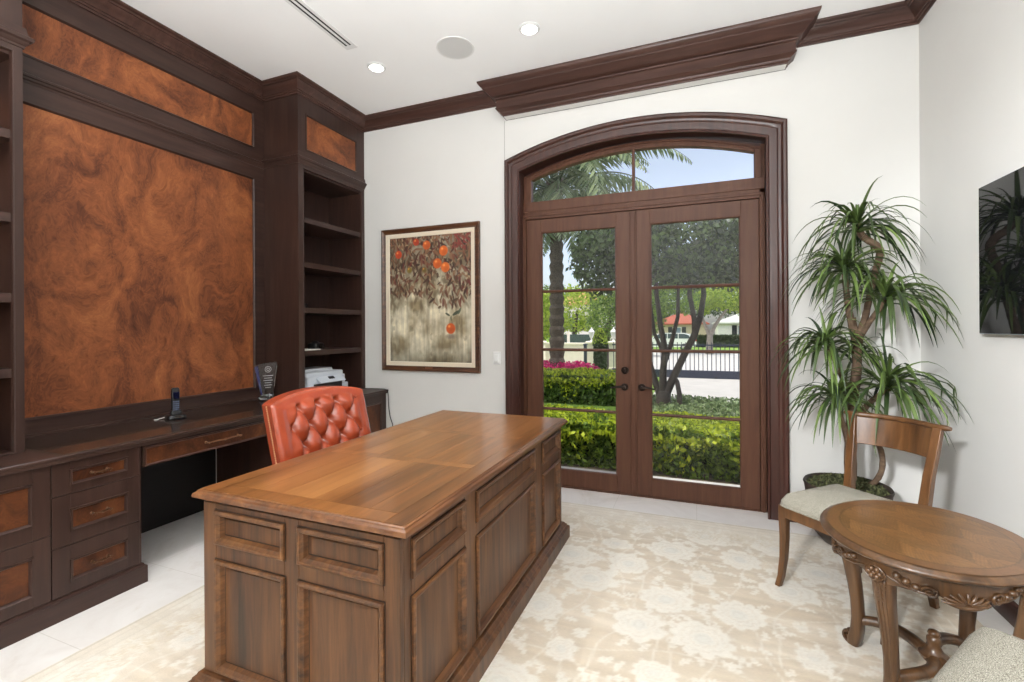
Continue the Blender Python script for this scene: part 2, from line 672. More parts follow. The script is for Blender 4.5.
w = MB()
arch_slab(w, XL, XR, CEIL, YB, YB + .27, 1.008, 2.86, 3.04)
arch_slab(w, -1.594, 0.66, 3.2865, YB - .009, YB - .0005, 1.008, 2.86, 3.04)
structure(w.build('wall_back', 'wall', smooth=0))

MAT['step_shadow'] = plain('grey_step_shadow', srgb(140, 136, 130), .9)  # grey strip coloured as the shadow line along the wall step
structure(MB().box(-1.5975, -1.594, YB - .0095, YB, 2.90, 3.2865).build('step_shadow_strip', 'step_shadow', smooth=0), 'thin grey strip painted as a step shadow left of the door arch', 'painted shadow')
# crown mouldings
CP = [(0, 3.434), (.012, 3.434), (.014, 3.446), (.024, 3.449), (.026, 3.460), (.034, 3.463), (.040, 3.476), (.058, 3.490), (.074, 3.502),
      (.080, 3.514), (.090, 3.517), (.093, 3.527), (.106, 3.532), (.112, 3.540), (.112, 3.549), (0, 3.549)]
XP, XT, YTL, YTR = -3.555, -3.159, 1.287, 3.041      # panelling plane, tower front, tower ends
structure(MB().path_sweep([(XT, YR), (XT, YTL), (XP, YTL), (XP, YTR), (XT, YTR), (XT, YB), (-1.66, YB)], CP).build(
    'trim_1', 'crown', smooth=40), 'dark crown moulding stepping around the bookcases at the ceiling', 'crown moulding')
structure(MB().path_sweep([(0.69, YB), (XR, YB), (XR, YR)], CP).build('trim_2', 'crown', smooth=40),
          'dark crown moulding in the corner above the plant', 'crown moulding')
BP = [(0, 0), (.018, 0), (.018, .075), (.013, .082), (.013, .092), (.006, .105), (0, .108)]
structure(MB().path_sweep([(0.62, YB), (XR, YB), (XR, YR)], BP).build('baseboard_right', 'casing', smooth=40))
structure(MB().path_sweep([(-2.86, YB), (-1.585, YB)], BP).build('baseboard_back', 'casing', smooth=40))

# ---------------------------------------------------------------- arched casing of the doors
def arch_casing():
    mb = MB()
    # section across the casing width: (fraction from inner edge, depth in front of the wall)
    sec = [(0, -.004), (0, .022), (.10, .020), (.16, .012), (.24, .014), (.52, .018), (.58, .026), (.70, .030), (.80, .044), (.92, .046), (1.0, .040), (1.0, -.004)]
    hi, ho = 0.9685, 1.1035
    ei, ai, eo, ao = 2.807, 2.968, 2.915, 3.110
    y0 = YB - .009
    rings = []
    for side in (-1,):
        pass
    path = [(-1, 0.0)] + [(-1 + 2 * i / 36, 1) for i in range(37)] + [(1, 0.0)]
    for t, up in path:
        r = []
        for fr, dp in sec:
            h = hi + (ho - hi) * fr
            x = CXD + h * t
            if up:
                z = (arc(x, CXD, hi, ei, ai) if False else (ei + (eo - ei) * fr) + ((ai + (ao - ai) * fr) - (ei + (eo - ei) * fr)) * (1 - t * t))
            else:
                z = 0.002
            r.append((x, y0 - dp, z))
        rings.append(r)
    mb.rings(rings)
    return mb


structure(arch_casing().build('trim_3', 'casing', smooth=30), 'arched mahogany casing around the french doors', 'door casing')

# jamb lining of the arched opening
jl = MB()
HJ = 1.002
rg = []
for t, up in [(-1, 0)] + [(-1 + 2 * i / 28, 1) for i in range(29)] + [(1, 0)]:
    r = []
    for th, y in ((0, YB - .02), (0, YB + .26), (-.02, YB + .26), (-.02, YB - .02)):
        h = HJ + th
        z = 0.0 if not up else 2.845 + th + .165 * (1 - t * t)
        r.append((CXD + h * t, y, z))
    rg.append(r)
jl.rings(rg)
structure(jl.build('trim_4', 'casing', smooth=30), 'dark wood jamb lining inside the door opening', 'door jamb')

# ---------------------------------------------------------------- transom window, door frame
YD = 4.02
win = struct_empty('window_1', 'arched two pane transom window above the french doors', 'window', (CXD, YD, 2.45))
fr = MB()
g0, g1, gb, ge, ga = -1.388, 0.428, 2.560, 2.763, 2.912
rg = []
# ring frame: bottom rail, stiles and arched head, mitred by construction
fr.box(-1.484, 0.498, YD - .015, YD + .06, 2.472, gb)
fr.box(-1.460, g0, YD - .005, YD + .06, gb, 2.80)
fr.box(g1, 0.474, YD - .005, YD + .06, gb, 2.80)
fr.box(-1.49, -1.46, YD + .04, YD + .07, gb, 2.85)
fr.box(.474, .504, YD + .04, YD + .07, gb, 2.85)
for i in range(29):
    x = g0 + (g1 - g0) * i / 28
    z = arc(x, CXD, (g1 - g0) / 2, ge, ga)
    rg.append([(x, YD - .005, z), (x, YD + .06, z), (x, YD + .06, z + .05), (x, YD - .005, z + .05)])
fr.rings(rg)
fr.build('window_frame', 'door', win, bevel=.003)
hb = MB()
rg = []
for i in range(29):
    x = -1.484 + 1.982 * i / 28
    z = arc(x, CXD, .991, ge + .02, ga + .045)
    rg.append([(x, YD + .045, z), (x, YD + .075, z), (x, YD + .075, z + .13), (x, YD + .045, z + .13)])
hb.rings(rg)
hb.build('head_board', 'casing', win)
lip = MB()
rg = []
for i in range(29):
    x = g0 - .04 + (g1 - g0 + .08) * i / 28
    z = arc(x, CXD, (g1 - g0) / 2 + .04, ge + .014, ga + .036)
    rg.append([(x, YD - .018, z), (x, YD, z), (x, YD, z + .014), (x, YD - .018, z + .014)])
lip.rings(rg)
lip.build('glazing_bead', 'door', win)
MB().box(CXD - .011, CXD + .011, YD - .004, YD + .05, gb, 2.912).build('muntin', 'door', win, bevel=.003)
gp = MB()
top = [(g0 + (g1 - g0) * i / 28, YD + .03, arc(g0 + (g1 - g0) * i / 28, CXD, (g1 - g0) / 2, ge, ga)) for i in range(29)]
bot = [(p[0], p[1], gb) for p in top]
gp.rings([bot, top, [(a, b + .006, c) for a, b, c in top], [(a, b + .006, c) for a, b, c in bot], bot], False, False, closed=False)
gp.build('glass_pane', 'glass', win, smooth=0)

dframe = MB()
dframe.box(-1.484, -1.440, YD - .012, YD + .10, 0, 2.472)
dframe.box(0.458, 0.498, YD - .012, YD + .10, 0, 2.472)
dframe.box(-1.484, 0.498, YD - .012, YD + .10, 2.403, 2.472)
dframe.box(-1.472, -1.452, YD - .02, YD, 0, 2.43)
dframe.box(0.468, 0.488, YD - .02, YD, 0, 2.43)
dframe.box(-1.472, 0.488, YD - .02, YD, 2.425, 2.445)
dframe.box(-1.484, 0.498, YD - .01, YD + .12, -.02, .010)
structure(dframe.build('trim_5', 'door', bevel=.003), 'mahogany frame holding the two french doors', 'door frame')


def door_leaf(name, label, x0, x1, gx0, gx1, hinge_left):
    d = struct_empty(name, label, 'door', ((x0 + x1) / 2, YD, 0))
    s = MB()
    zb, zt, gz0, gz1 = .012, 2.400, .150, 2.282
    s.box(x0, gx0, YD, YD + .045, zb, zt)
    s.box(gx1, x1, YD, YD + .045, zb, zt)
    s.box(gx0, gx1, YD, YD + .045, zb, gz0)
    s.box(gx0, gx1, YD, YD + .045, gz1, zt)
    s.build('door_frame', 'door', d, bevel=.0025)
    b = MB()
    b.frame_sweep((0, YD, 0), (1, 0, 0), (0, 0, 1), (0, -1, 0), gx0, gx1, gz0, gz1, [(0, -.001), (0, .002), (.006, .003), (.012, -.006), (.012, -.02)])
    b.build('glazing_bead', 'door', d)
    for z in (.692, 1.222, 1.745):
        m = MB()
        m.tube([(gx0 + .01, YD + .008, z), (gx1 - .01, YD + .008, z)], .013, 8)
        m.build('muntin', 'bronze' if False else 'door', d)
    MB().box(gx0 + .004, gx1 - .004, YD + .02, YD + .026, gz0 + .004, gz1 - .004).build('glass_pane', 'glass', d, smooth=0)
    return d


dl = door_leaf('door_1', 'left mahogany french door with deadbolt and lever', -1.437, CXD - .003, -1.299, -.626, True)
dr = door_leaf('door_2', 'right mahogany french door with a single lever', CXD + .003, .455, -.350, .329, False)
a = MB()
a.box(CXD - .034, CXD + .022, YD - .013, YD + .001, .014, 2.396)
a.box(CXD - .022, CXD + .010, YD - .018, YD - .012, .014, 2.396)
a.build('astragal', 'door', dr, bevel=.003)


def lever(parent, x, z, dirx):
    h = MB()
    h.disc_h((x, YD, z), (0, -1, 0), [(.030, -.002), (.030, .006), (.026, .011), (.012, .013), (.010, .04), (.0135, .046), (.0135, .056), (.004, .059)], 22)
    h.tube([(x, YD - .050, z), (x + dirx * .03, YD - .052, z + .006), (x + dirx * .065, YD - .050, z + .002), (x + dirx * .10, YD - .046, z - .006), (x + dirx * .115, YD - .044, z + .002)],
           [.010, .009, .008, .007, .005], 8)
    h.build('door_handle', 'bronze', parent)


lever(dl, -.563, .913, -1)
lever(dr, -.420, .915, 1)
k = MB()
k.disc_h((-.558, YD, 1.055), (0, -1, 0), [(.031, -.002), (.031, .008), (.024, .014), (.012, .015), (.010, .03), (.004, .032)], 22)
k.box(-.562, -.554, YD - .04, YD - .014, 1.037, 1.073)
k.build('deadbolt', 'bronze', dl)

# ---------------------------------------------------------------- valance box above the doors
val = thing('window_valance', 'deep dark wood cornice valance over the french doors', 'valance', (CXD, YB, 3.287))
VX0, VX1, VD = -1.622, 0.664, .135
VPATH = [(VX0, YB), (VX0, YB - VD), (VX1, YB - VD), (VX1, YB)]
UP = [(-.03, 3.415), (.0, 3.415), (.005, 3.421), (.012, 3.424), (.014, 3.433), (.024, 3.438), (.044, 3.452), (.066, 3.472), (.082, 3.486), (.090, 3.492),
      (.092, 3.503), (.104, 3.510), (.118, 3.524), (.126, 3.534), (.128, 3.549), (-.03, 3.549)]
v = MB()
v.path_sweep(VPATH, UP)
v.build('crown_moulding', 'crown', val, smooth=40)
v = MB()
v.path_sweep(VPATH, [(-.02, 3.352), (0, 3.352), (0, 3.4155), (-.02, 3.4155)])
v.build('frieze_board', 'crown', val, smooth=30)
v = MB()
v.path_sweep(VPATH, [(-.052, 3.290), (-.044, 3.290), (-.042, 3.302), (-.030, 3.310), (-.026, 3.322), (-.016, 3.328), (-.004, 3.338), (.006, 3.344), (.006, 3.353), (-.03, 3.353)])
v.build('bed_moulding', 'crown', val, smooth=30)
MB().box(VX0 + .05, VX1 - .05, YB - .086, YB - .014, 3.2885, 3.296).build('underside_board', 'wall', val, smooth=0)
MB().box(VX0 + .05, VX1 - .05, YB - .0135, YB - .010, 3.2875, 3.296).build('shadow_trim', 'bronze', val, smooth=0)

# ---------------------------------------------------------------- ceiling fittings
MAT['lamp'] = emit('lamp_lens', (1, .98, .94, 1), 6)
MAT['ceil_fit'] = plain('fitting_white', srgb(224, 224, 222), .6, var=.01)
MAT['grille'] = plain('speaker_grille', srgb(206, 206, 204), .8, var=.05, scale=300)
for lx, ly, lab in ((-2.406, 3.128, 'lit recessed ceiling light nearest the right hand bookcase'), (-1.089, 3.135, 'lit recessed ceiling light just in front of the valance')):
    t = thing('recessed_light', lab, 'ceiling light', (lx, ly, CEIL), group='recessed ceiling lights')
    MB().lathe([(.058, -.012), (.062, -.006), (.074, -.004), (.076, -.001), (.076, .002), (.058, .002)], (lx, ly, CEIL), 32, cap0=False, cap1=False).build('trim_ring', 'ceil_fit', t)
    MB().lathe([(.060, -.004), (.060, -.001)], (lx, ly, CEIL), 32).build('lamp_lens', 'lamp', t)
for lx, ly, pw in [(-2.406, 3.128, 26), (-1.089, 3.135, 34), (-2.05, 1.75, 190), (-1.089, 1.2, 26), (.35, 1.2, 34), (-2.406, -.9, 120), (-.9, -.9, 40), (.6, -.9, 40)]:  # first two belong to the fittings; the others are unseen spots added as fill
    light('ceiling_spot', 'SPOT', (lx, ly, CEIL - .03), pw, (.97, .985, 1), (lx, ly, 0), spot_size=math.radians(62 if ly > 3 else 84), spot_blend=.9, shadow_soft_size=.06)

t = thing('ceiling_speaker', 'round pale grey speaker grille flush with the ceiling', 'speaker', (-1.688, 3.141, CEIL))
MB().lathe([(.132, -.004), (.143, -.005), (.145, -.001), (.145, .002), (.132, .002)], (-1.688, 3.141, CEIL), 48, cap0=False, cap1=False).build('bezel', 'ceil_fit', t)
MB().lathe([(.134, -.003), (.134, .0)], (-1.688, 3.141, CEIL), 48).build('grille', 'grille', t)

t = thing('air_vent', 'long white linear air vent with two black slots in the ceiling', 'vent', (-2.412, 1.9, CEIL))
x0, x1, y0, y1 = -2.462, -2.362, .9, 2.85
f = MB()
sl = ((-2.440, -2.422), (-2.404, -2.386))
zt, zb = CEIL, CEIL - .005
for a_, b_ in ((x0, sl[0][0]), (sl[0][1], sl[1][0]), (sl[1][1], x1)):
    f.box(a_, b_, y0, y1 - .04, zb, zt)
f.box(x0, x1, y1 - .04, y1, zb, zt)
f.build('frame', 'ceil_fit', t, smooth=0)
for a_, b_ in sl:
    MB().box(a_, b_, y0, y1 - .04, CEIL - .002, CEIL - .001).build('slot', 'void', t, smooth=0)

# light switch between the painting and the doors
t = thing('light_switch', 'white light switch plate on the wall left of the doors', 'light switch', (-1.686, YB, 1.145))
MB().rect_loft(-.036, .036, -.058, .058, [(0, 0), (0, .004), (-.003, .006)], .004).xform(
    Matrix.Translation((-1.686, YB, 1.145)) @ Matrix.Rotation(PI / 2, 4, 'X')).build('plate', 'white', t)
MB().box(-1.703, -1.669, YB - .010, YB - .005, 1.112, 1.178).build('rocker', 'white', t, bevel=.002)

# ================================================================== BUILT-IN WALL UNIT (left)
ZC = 0.808
# ---- burl panelling between the bookcases
pan = thing('wall_panelling', 'burl veneer wall panelling in dark frames between the two bookcases', 'wall panelling', (XP, 2.16, ZC))
PYR = 2.943
f = MB()
f.box(XL + .002, XP, YTL - .3, PYR, ZC + .001, .905)
f.box(XL + .002, XP, YTL - .3, PYR, 2.732, 2.992)
f.box(XL + .002, XP, YTL - .3, PYR, 3.301, 3.5485)
f.box(XL + .002, XP, PYR, YTR - .0005, ZC + .001, 3.5485)
f.build('frame', 'darkY', pan, smooth=0)
f = MB()
for a_, b_ in ((.905, 2.732), (2.992, 3.301)):
    f.frame_sweep((XP, 0, 0), (0, 1, 0), (0, 0, 1), (1, 0, 0), YTL - .3, PYR, a_, b_, [(-.004, 0), (-.003, .007), (.006, .008), (.012, .002), (.016, -.008), (.016, -.012)])
f.build('bead_moulding', 'darkY', pan, smooth=30)
MB().box(XL + .003, XP - .008, YTL - .3, PYR, .905, 2.732).build('burl_panel', 'burl', pan, smooth=0)
MB().box(XL + .003, XP - .008, YTL - .3, PYR, 2.992, 3.301).build('burl_panel', 'burl', pan, smooth=0, label='narrow upper burl panel')
CO = [(0, 2.838), (.004, 2.838), (.006, 2.850), (.014, 2.856), (.016, 2.868), (.024, 2.872), (.025, 2.884), (.012, 2.890), (.008, 2.900), (0, 2.902)]
MB().path_sweep([(XP, YTL - .3), (XP, YTR)], CO).build('cornice_moulding', 'darkY', pan, smooth=30)
MB().path_sweep([(XP, YTL - .3), (XP, YTR)], [(0, ZC), (.012, ZC), (.012, ZC + .012), (.004, ZC + .016), (0, ZC + .016)]).build('base_bead', 'darkY', pan, smooth=30)

COR = [(0, 2.846), (.006, 2.846), (.008, 2.858), (.016, 2.866), (.020, 2.878), (.032, 2.886), (.034, 2.902), (.020, 2.910), (.014, 2.926), (.010, 2.950), (0, 2.954)]


def tower(name, label, y0, y1, oy0, oy1, shelf_z, burl_yz=None):
    t = thing(name, label, 'bookcase', (XT, (y0 + y1) / 2, ZC))
    xb = XL + .003
    th = .02
    f = MB()
    f.box(xb, XT - .022, y0, y0 + th, ZC + .001, 2.955)
    f.build('side_panel', 'dark', t, smooth=0, bevel=.001)
    f = MB()
    f.box(xb, XT - .022, y1 - th, y1, ZC + .001, 2.955)
    f.build('side_panel', 'dark', t, smooth=0, bevel=.001)
    MB().box(xb, xb + .012, y0 + th, y1 - th, ZC + .001, 2.955).build('back_panel', 'dark', t, smooth=0)
    f = MB()
    f.box(XT - .022, XT, y0, oy0, ZC + .001, 2.955)
    f.box(XT - .022, XT, oy1, y1, ZC + .001, 2.955)
    f.box(XT - .022, XT, oy0, oy1, 2.815, 2.955)
    f.frame_sweep((XT, 0, 0), (0, 1, 0), (0, 0, 1), (1, 0, 0), oy0, oy1, ZC + .007, 2.815, [(-.006, 0), (-.004, .004), (.000, .003), (.003, -.006), (.003, -.02)])
    f.build('face_frame', 'dark', t, smooth=30)
    MB().box(xb + .012, XT - .022, y0 + th, y1 - th, 2.80, 2.83).build('top_panel', 'darkY', t, smooth=0)
    for z in shelf_z:
        s = MB()
        s.box(xb + .012, XT - .035, y0 + th, y1 - th, z - .020, z + .020)
        s.box(XT - .035, XT - .012, oy0 + .001, oy1 - .001, z - .024, z + .022)
        s.build('shelf', 'darkY', t, smooth=0, bevel=.002)
    # upper box with an inset burl panel
    u = MB()
    u.box(xb, XT - .022, y0, y1, 2.9551, 3.5485)
    if burl_yz:
        b0, b1, z0, z1 = burl_yz
        u.box(XT - .022, XT, y0, b0, 2.9551, 3.5485)
        u.box(XT - .022, XT, b1, y1, 2.9551, 3.5485)
        u.box(XT - .022, XT, b0, b1, 2.9551, z0)
        u.box(XT - .022, XT, b0, b1, z1, 3.5485)
    u.build('upper_box', 'dark', t, smooth=0)
    if burl_yz:
        bm = MB().frame_sweep((XT, 0, 0), (0, 1, 0), (0, 0, 1), (1, 0, 0), b0, b1, z0, z1, [(-.004, 0), (-.003, .006), (.006, .006), (.010, .001), (.013, -.012)])
        bm.build('bead_moulding', 'darkY', t, smooth=30)
        MB().box(XT - .02, XT - .009, b0, b1, z0, z1).build('burl_panel', 'burl', t, smooth=0)
    c = MB()
    c.path_sweep([(XP + .001, y0), (XT, y0), (XT, y1 if y1 > 3.8 else y1), (XP + .001, y1)] if y1 < 3.8 else [(XP + .001, y0), (XT, y0), (XT, y1 - .001)], COR)
    c.build('cornice', 'darkY', t, smooth=30)
    return t


tower('bookcase', 'tall dark bookcase against the painting wall holding the white printer', YTR, YB - .001, 3.10, 3.853, (2.375, 1.984, 1.585, 1.207), (3.131, 3.787, 2.985, 3.30))
tower('bookcase', 'tall dark bookcase cut off by the left edge, at the near end of the panelling', .25, YTL, .31, 1.247, (2.40, 1.985, 1.585, 1.21), (.36, 1.18, 2.985, 3.30))

# ---- continuous worktop
wt = MB()
prof = [(-.02, .772), (0, .772), (.002, .776), (.002, .790), (.006, .794), (.006, .804), (.002, ZC)]
wt.rings([[(XL + .002, y, .772), (XL + .002, y, ZC)] + [(-2.881 + o, y, z) for o, z in reversed(prof)] for y in (-.2, YB - .002)])
cw = wt.build('worktop', 'darkY', smooth=30)
cw['label'] = 'long dark wood worktop running under both bookcases'
cw['category'] = 'worktop'
MAT['deskglass'] = glass_pane('glass_top', (.955, .985, .97, 1))
g = MB().box(-3.53, -2.868, 1.305, 3.03, ZC + .0005, ZC + .0095).build('glass_top', 'deskglass', smooth=0)
g['label'] = 'clear glass sheet lying on the worktop between the bookcases'
g['category'] = 'glass sheet'

# ---- base cabinets
XF = -2.90


def fielded(parent, name, y0, y1, z0, z1, py0, py1, pz0, pz1, handle=True, hw=.034):
    """a drawer or door front in the plane X = XF with an inset burl panel"""
    f = MB()
    a, b = XF - .021, XF
    f.box(a, b, y0, py0, z0, z1)
    f.box(a, b, py1, y1, z0, z1)
    f.box(a, b, py0, py1, z0, pz0)
    f.box(a, b, py0, py1, pz1, z1)
    d = f.build(name, 'dark', parent, smooth=0, bevel=.0015)
    m = MB()
    m.frame_sweep((XF, 0, 0), (0, 1, 0), (0, 0, 1), (1, 0, 0), py0, py1, pz0, pz1, [(-.004, 0), (-.003, .007), (.004, .0075), (.008, .002), (.012, -.007), (.012, -.012)])
    m.build('moulding', 'dark', d, smooth=30)
    MB().box(XF - .019, XF - .009, py0, py1, pz0, pz1).build('burl_panel', 'burl_shaded', d, smooth=0)
    if handle:
        pull(d, XF - .009, (py0 + py1) / 2, (pz0 + pz1) / 2, hw, 'oldbrass')
    return d


def pull(d, x, y, z, hw, mat='antique'):
    h = MB()
    for s in (-1, 1):
        h.disc_h((x, y + s * hw, z), (1, 0, 0), [(.008, -.001), (.008, .004), (.0045, .007), (.0045, .026), (.007, .031), (.004, .036)], 12)
    h.tube([(x + .029, y - hw - .012, z), (x + .031, y - hw * .5, z + .002), (x + .033, y - .012, z), (x + .0335, y, z), (x + .033, y + .012, z), (x + .031, y + hw * .5, z + .002), (x + .029, y + hw + .012, z)],
           [.003, .0045, .0045, .008, .0045, .0045, .003], 8)
    h.build('handle', mat, d)


cab = thing('base_cabinet', 'dark base cabinet with burl drawers below the left end of the worktop', 'cabinet', (XF, .8, 0))
c = MB()
c.box(XL + .003, XF - .0215, .25, 1.667, .105, .771)
c.box(XF - .0215, XF - .001, 1.658, 1.667, .105, .771)
c.build('carcass', 'dark', cab, smooth=0)
c = MB()
c.path_sweep([(-2.885, .25), (-2.885, 1.690), (XL + .01, 1.690)], [(0, 0.001), (0, .092), (-.004, .098), (-.012, .102), (-.016, .112), (-.40, .112), (-.40, 0.001)])
c.v = [(min(p[0], -2.885), p[1], p[2]) for p in c.v]
MBp = MB()
MBp.box(XL + .01, -2.885, .25, 1.690, .001, .094)
MBp.path_sweep([(-2.885, .25), (-2.885, 1.690), (XL + .02, 1.690)], [(-.03, .088), (0, .088), (-.002, .096), (-.010, .100), (-.014, .111), (-.03, .112)])
MBp.build('plinth', 'darkY', cab, smooth=30)
fielded(cab, 'drawer', 1.277, 1.657, .609, .768, 1.350, 1.600, .650, .724)
fielded(cab, 'drawer', 1.277, 1.657, .356, .606, 1.350, 1.600, .422, .531)
fielded(cab, 'drawer', 1.277, 1.657, .114, .353, 1.350, 1.600, .174, .277)
fielded(cab, 'drawer', .70, 1.273, .431, .768, .775, 1.206, .502, .697, hw=.07)
fielded(cab, 'drawer', .70, 1.273, .114, .428, .775, 1.206, .170, .352, hw=.07)
fielded(cab, 'drawer', .26, .697, .431, .768, .32, .64, .502, .697)
fielded(cab, 'drawer', .26, .697, .114, .428, .32, .64, .170, .352)

kd = thing('knee_drawer', 'shallow burl pencil drawer with a brass bar pull under the worktop', 'drawer', (XF, 2.15, .70))
f = MB()
f.box(XF - .45, XF - .022, 1.675, 2.625, .648, .770)
f.build('drawer_box', 'dark', kd, smooth=0)
f = MB()
f.box(XF - .021, XF - .004, 1.680, 2.620, .645, .768)
f.build('drawer_front', 'darkY', kd, smooth=0)
m = MB().frame_sweep((XF - .004, 0, 0), (0, 1, 0), (0, 0, 1), (1, 0, 0), 1.684, 2.616, .647, .758, [(0, 0), (0, .009), (.008, .010), (.013, .003), (.016, .001)])
m.build('moulding', 'crown', kd, smooth=30)
MB().box(XF - .004, XF - .001, 1.690, 2.610, .655, .750).build('burl_panel', 'burl_shaded', kd, smooth=0)
pull(kd, XF - .001, 2.15, .703, .11)

cb2 = thing('base_cabinet', 'dark base cabinet under the printer, mostly hidden by the orange chair', 'cabinet', (XF, 3.2, 0))
c = MB()
c.box(XL + .003, XF - .0215, 2.632, YB - .003, .105, .771)
c.build('carcass', 'dark', cb2, smooth=0)
MBp = MB().box(XL + .01, -2.885, 2.615, YB - .003, .001, .105)
MBp.build('plinth', 'darkY', cb2, smooth=30, bevel=.005)
for z0, z1, p0, p1 in ((.609, .768, .650, .724), (.356, .606, .422, .531), (.114, .353, .174, .277)):
    fielded(cb2, 'drawer', 2.640, 3.02, z0, z1, 2.70, 2.96, p0, p1)
d = fielded(cb2, 'cabinet_door', 3.024, 3.455, .114, .768, 3.10, 3.38, .19, .69, False)
d = fielded(cb2, 'cabinet_door', 3.458, 3.892, .114, .768, 3.535, 3.815, .19, .69, False)

kb = MB().box(XL + .003, XL + .02, 1.69, 2.612, .002, .645).build('kneehole_shade_panel', 'void', smooth=0)  # near-black colour stands for the unlit depth of the kneehole
kb['label'] = 'back panel coloured black as shade inside the kneehole below the pencil drawer'
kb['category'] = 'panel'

# ---- things on the worktop
ph = thing('cordless_phone', 'black cordless phone standing in its cradle on the glass top', 'phone', (-3.30, 2.11, ZC + .01), PI / 2 - .25)
b = MB()
b.rect_loft(-.055, .055, -.045, .045, [(0, 0), (.002, .006), (-.004, .022), (-.016, .030)], .02)
b.rect_loft(-.034, .034, -.03, .012, [(0, .024), (-.002, .045), (-.006, .055)], .01)
b.build('cradle', 'black', ph, local=True)
h = MB()
h.rect_loft(-.024, .024, -.013, .013, [(-.004, .035), (0, .045), (0, .12), (.001, .19), (-.002, .203), (-.008, .208)], .009)
h.build('handset', 'black', ph, local=True)
MAT['keys'] = plain('phone_keypad', srgb(84, 92, 112), .4)
MAT['screen'] = plain('dark_screen', srgb(18, 22, 44), .1, var=.02)
k = MB()
for i in range(3):
    for j in range(5):
        x = -.013 + i * .013
        z = .058 + j * .014
        k.box(x - .005, x + .005, -.0148, -.0128, z - .0045, z + .0045)
k.build('keypad', 'keys', ph, local=True)
MB().box(-.017, .017, -.0145, -.0128, .136, .178).build('screen', 'screen', ph, local=True)
MB().box(-.02, .02, -.047, -.044, .008, .018).build('label_plate', 'chrome', ph, local=True)
MB().tube([(-.05, .02, .012), (-.08, .03, .006), (-.10, .02, .003), (-.11, .035, .003)], .0022, 6).build('cable', 'white', ph, local=True)

MAT['crystal'] = None
m, nt, bs = new_mat('crystal')
bs.inputs['Base Color'].default_value = (.95, .97, 1, 1)
bs.inputs['Transmission Weight'].default_value = 1.0
bs.inputs['Roughness'].default_value = .04
bs.inputs['IOR'].default_value = 1.4
MAT['crystal'] = m
MAT['cobalt'] = plain('cobalt_glass', srgb(12, 12, 72), .08, var=.05, coat=.5)
MAT['etch'] = plain('etched_frost', srgb(190, 186, 186), .8)
aw = thing('crystal_award', 'tapered clear crystal award with a blue side on the worktop', 'trophy', (-3.40, 2.93, ZC + .01), 1.12)
b = MB()
b.lathe([(.050, 0), (.066, .012), (.066, .022), (.05, .036), (.045, .05)], n=8, rot=PI / 8)
b.build('base', 'crystal', aw, local=True, smooth=20)
b = MB()
b.rings([[(-.042, -.012, .05), (.042, -.012, .05), (.042, .012, .05), (-.042, .012, .05)],
         [(-.078, -.018, .30), (.078, -.018, .30), (.078, .018, .30), (-.078, .018, .30)],
         [(-.078, -.018, .302), (.066, -.018, .325), (.066, .018, .325), (-.078, .018, .302)]])
b.build('body', 'crystal', aw, local=True, smooth=0)
b = MB()
b.rings([[(-.052, -.006, .05), (-.042, -.012, .05), (-.042, .012, .05), (-.052, .014, .05)],
         [(-.104, -.006, .285), (-.079, -.018, .295), (-.079, .018, .295), (-.104, .02, .285)]])
b.build('blue_side', 'cobalt', aw, local=True, smooth=0)
e = MB()
ring = [(.024 * math.cos(i * PI / 12), -.0195, .262 + .024 * math.sin(i * PI / 12)) for i in range(25)]
e.tube(ring, .0022, 5)
e.tube([(.011 * math.cos(i * PI / 6), -.0195, .262 + .011 * math.sin(i * PI / 6)) for i in range(13)], .0022, 5)
for j, wdt in enumerate((.040, .030, .036, .026, .030, .022)):
    z = .205 - j * .02
    y = -.0125 - (z - .05) / .25 * .006 - .0012
    e.box(-wdt, wdt, y - .0006, y, z, z + .005)
e.build('etching', 'etch', aw, local=True, smooth=0)

MAT['printer'] = plain('printer_white', srgb(216, 222, 230), .45, var=.01)
MAT['printer2'] = plain('printer_grey', srgb(176, 184, 194), .5, var=.01)
pr = thing('printer', 'white all in one printer inside the right hand bookcase', 'printer', (-3.37, 3.50, ZC), 0)
b = MB()
b.rect_loft(-3.55, -3.20, 3.18, 3.70, [(-.004, ZC + .001), (0, ZC + .008), (0, ZC + .085), (-.006, ZC + .09)], .02)
b.build('body', 'printer', pr)
b = MB()
b.rect_loft(-3.55, -3.225, 3.20, 3.68, [(0, ZC + .09), (0, ZC + .165), (-.004, ZC + .17)], .015)
b.build('middle_deck', 'printer', pr)
b = MB()
b.rect_loft(-3.55, -3.235, 3.19, 3.66, [(0, ZC + .17), (.002, ZC + .176), (.002, ZC + .205), (-.006, ZC + .212)], .015)
b.rect_loft(-3.52, -3.30, 3.24, 3.60, [(0, ZC + .212), (-.01, ZC + .240)], .015)
b.build('scanner_lid', 'printer', pr)
b = MB()
b.rings([[(-3.235, 3.30, ZC + .165), (-3.175, 3.30, ZC + .112), (-3.175, 3.62, ZC + .112), (-3.235, 3.62, ZC + .165)],
         [(-3.225, 3.30, ZC + .172), (-3.163, 3.30, ZC + .120), (-3.163, 3.62, ZC + .120), (-3.225, 3.62, ZC + .172)]])
b.build('control_panel', 'printer', pr, smooth=0, bevel=.003)
b = MB()
b.rings([[(-3.214, 3.43, ZC + .163), (-3.190, 3.43, ZC + .143), (-3.190, 3.50, ZC + .143), (-3.214, 3.50, ZC + .163)],
         [(-3.212, 3.43, ZC + .166), (-3.188, 3.43, ZC + .146), (-3.188, 3.50, ZC + .146), (-3.212, 3.50, ZC + .166)]])
b.build('screen', 'black', pr, smooth=0)
MB().box(-3.23, -3.196, 3.27, 3.60, ZC + .045, ZC + .108).build('output_slot', 'black', pr, smooth=0)
MB().box(-3.26, -3.10, 3.30, 3.58, ZC + .022, ZC + .034).build('paper_tray', 'printer2', pr, smooth=0, bevel=.003)
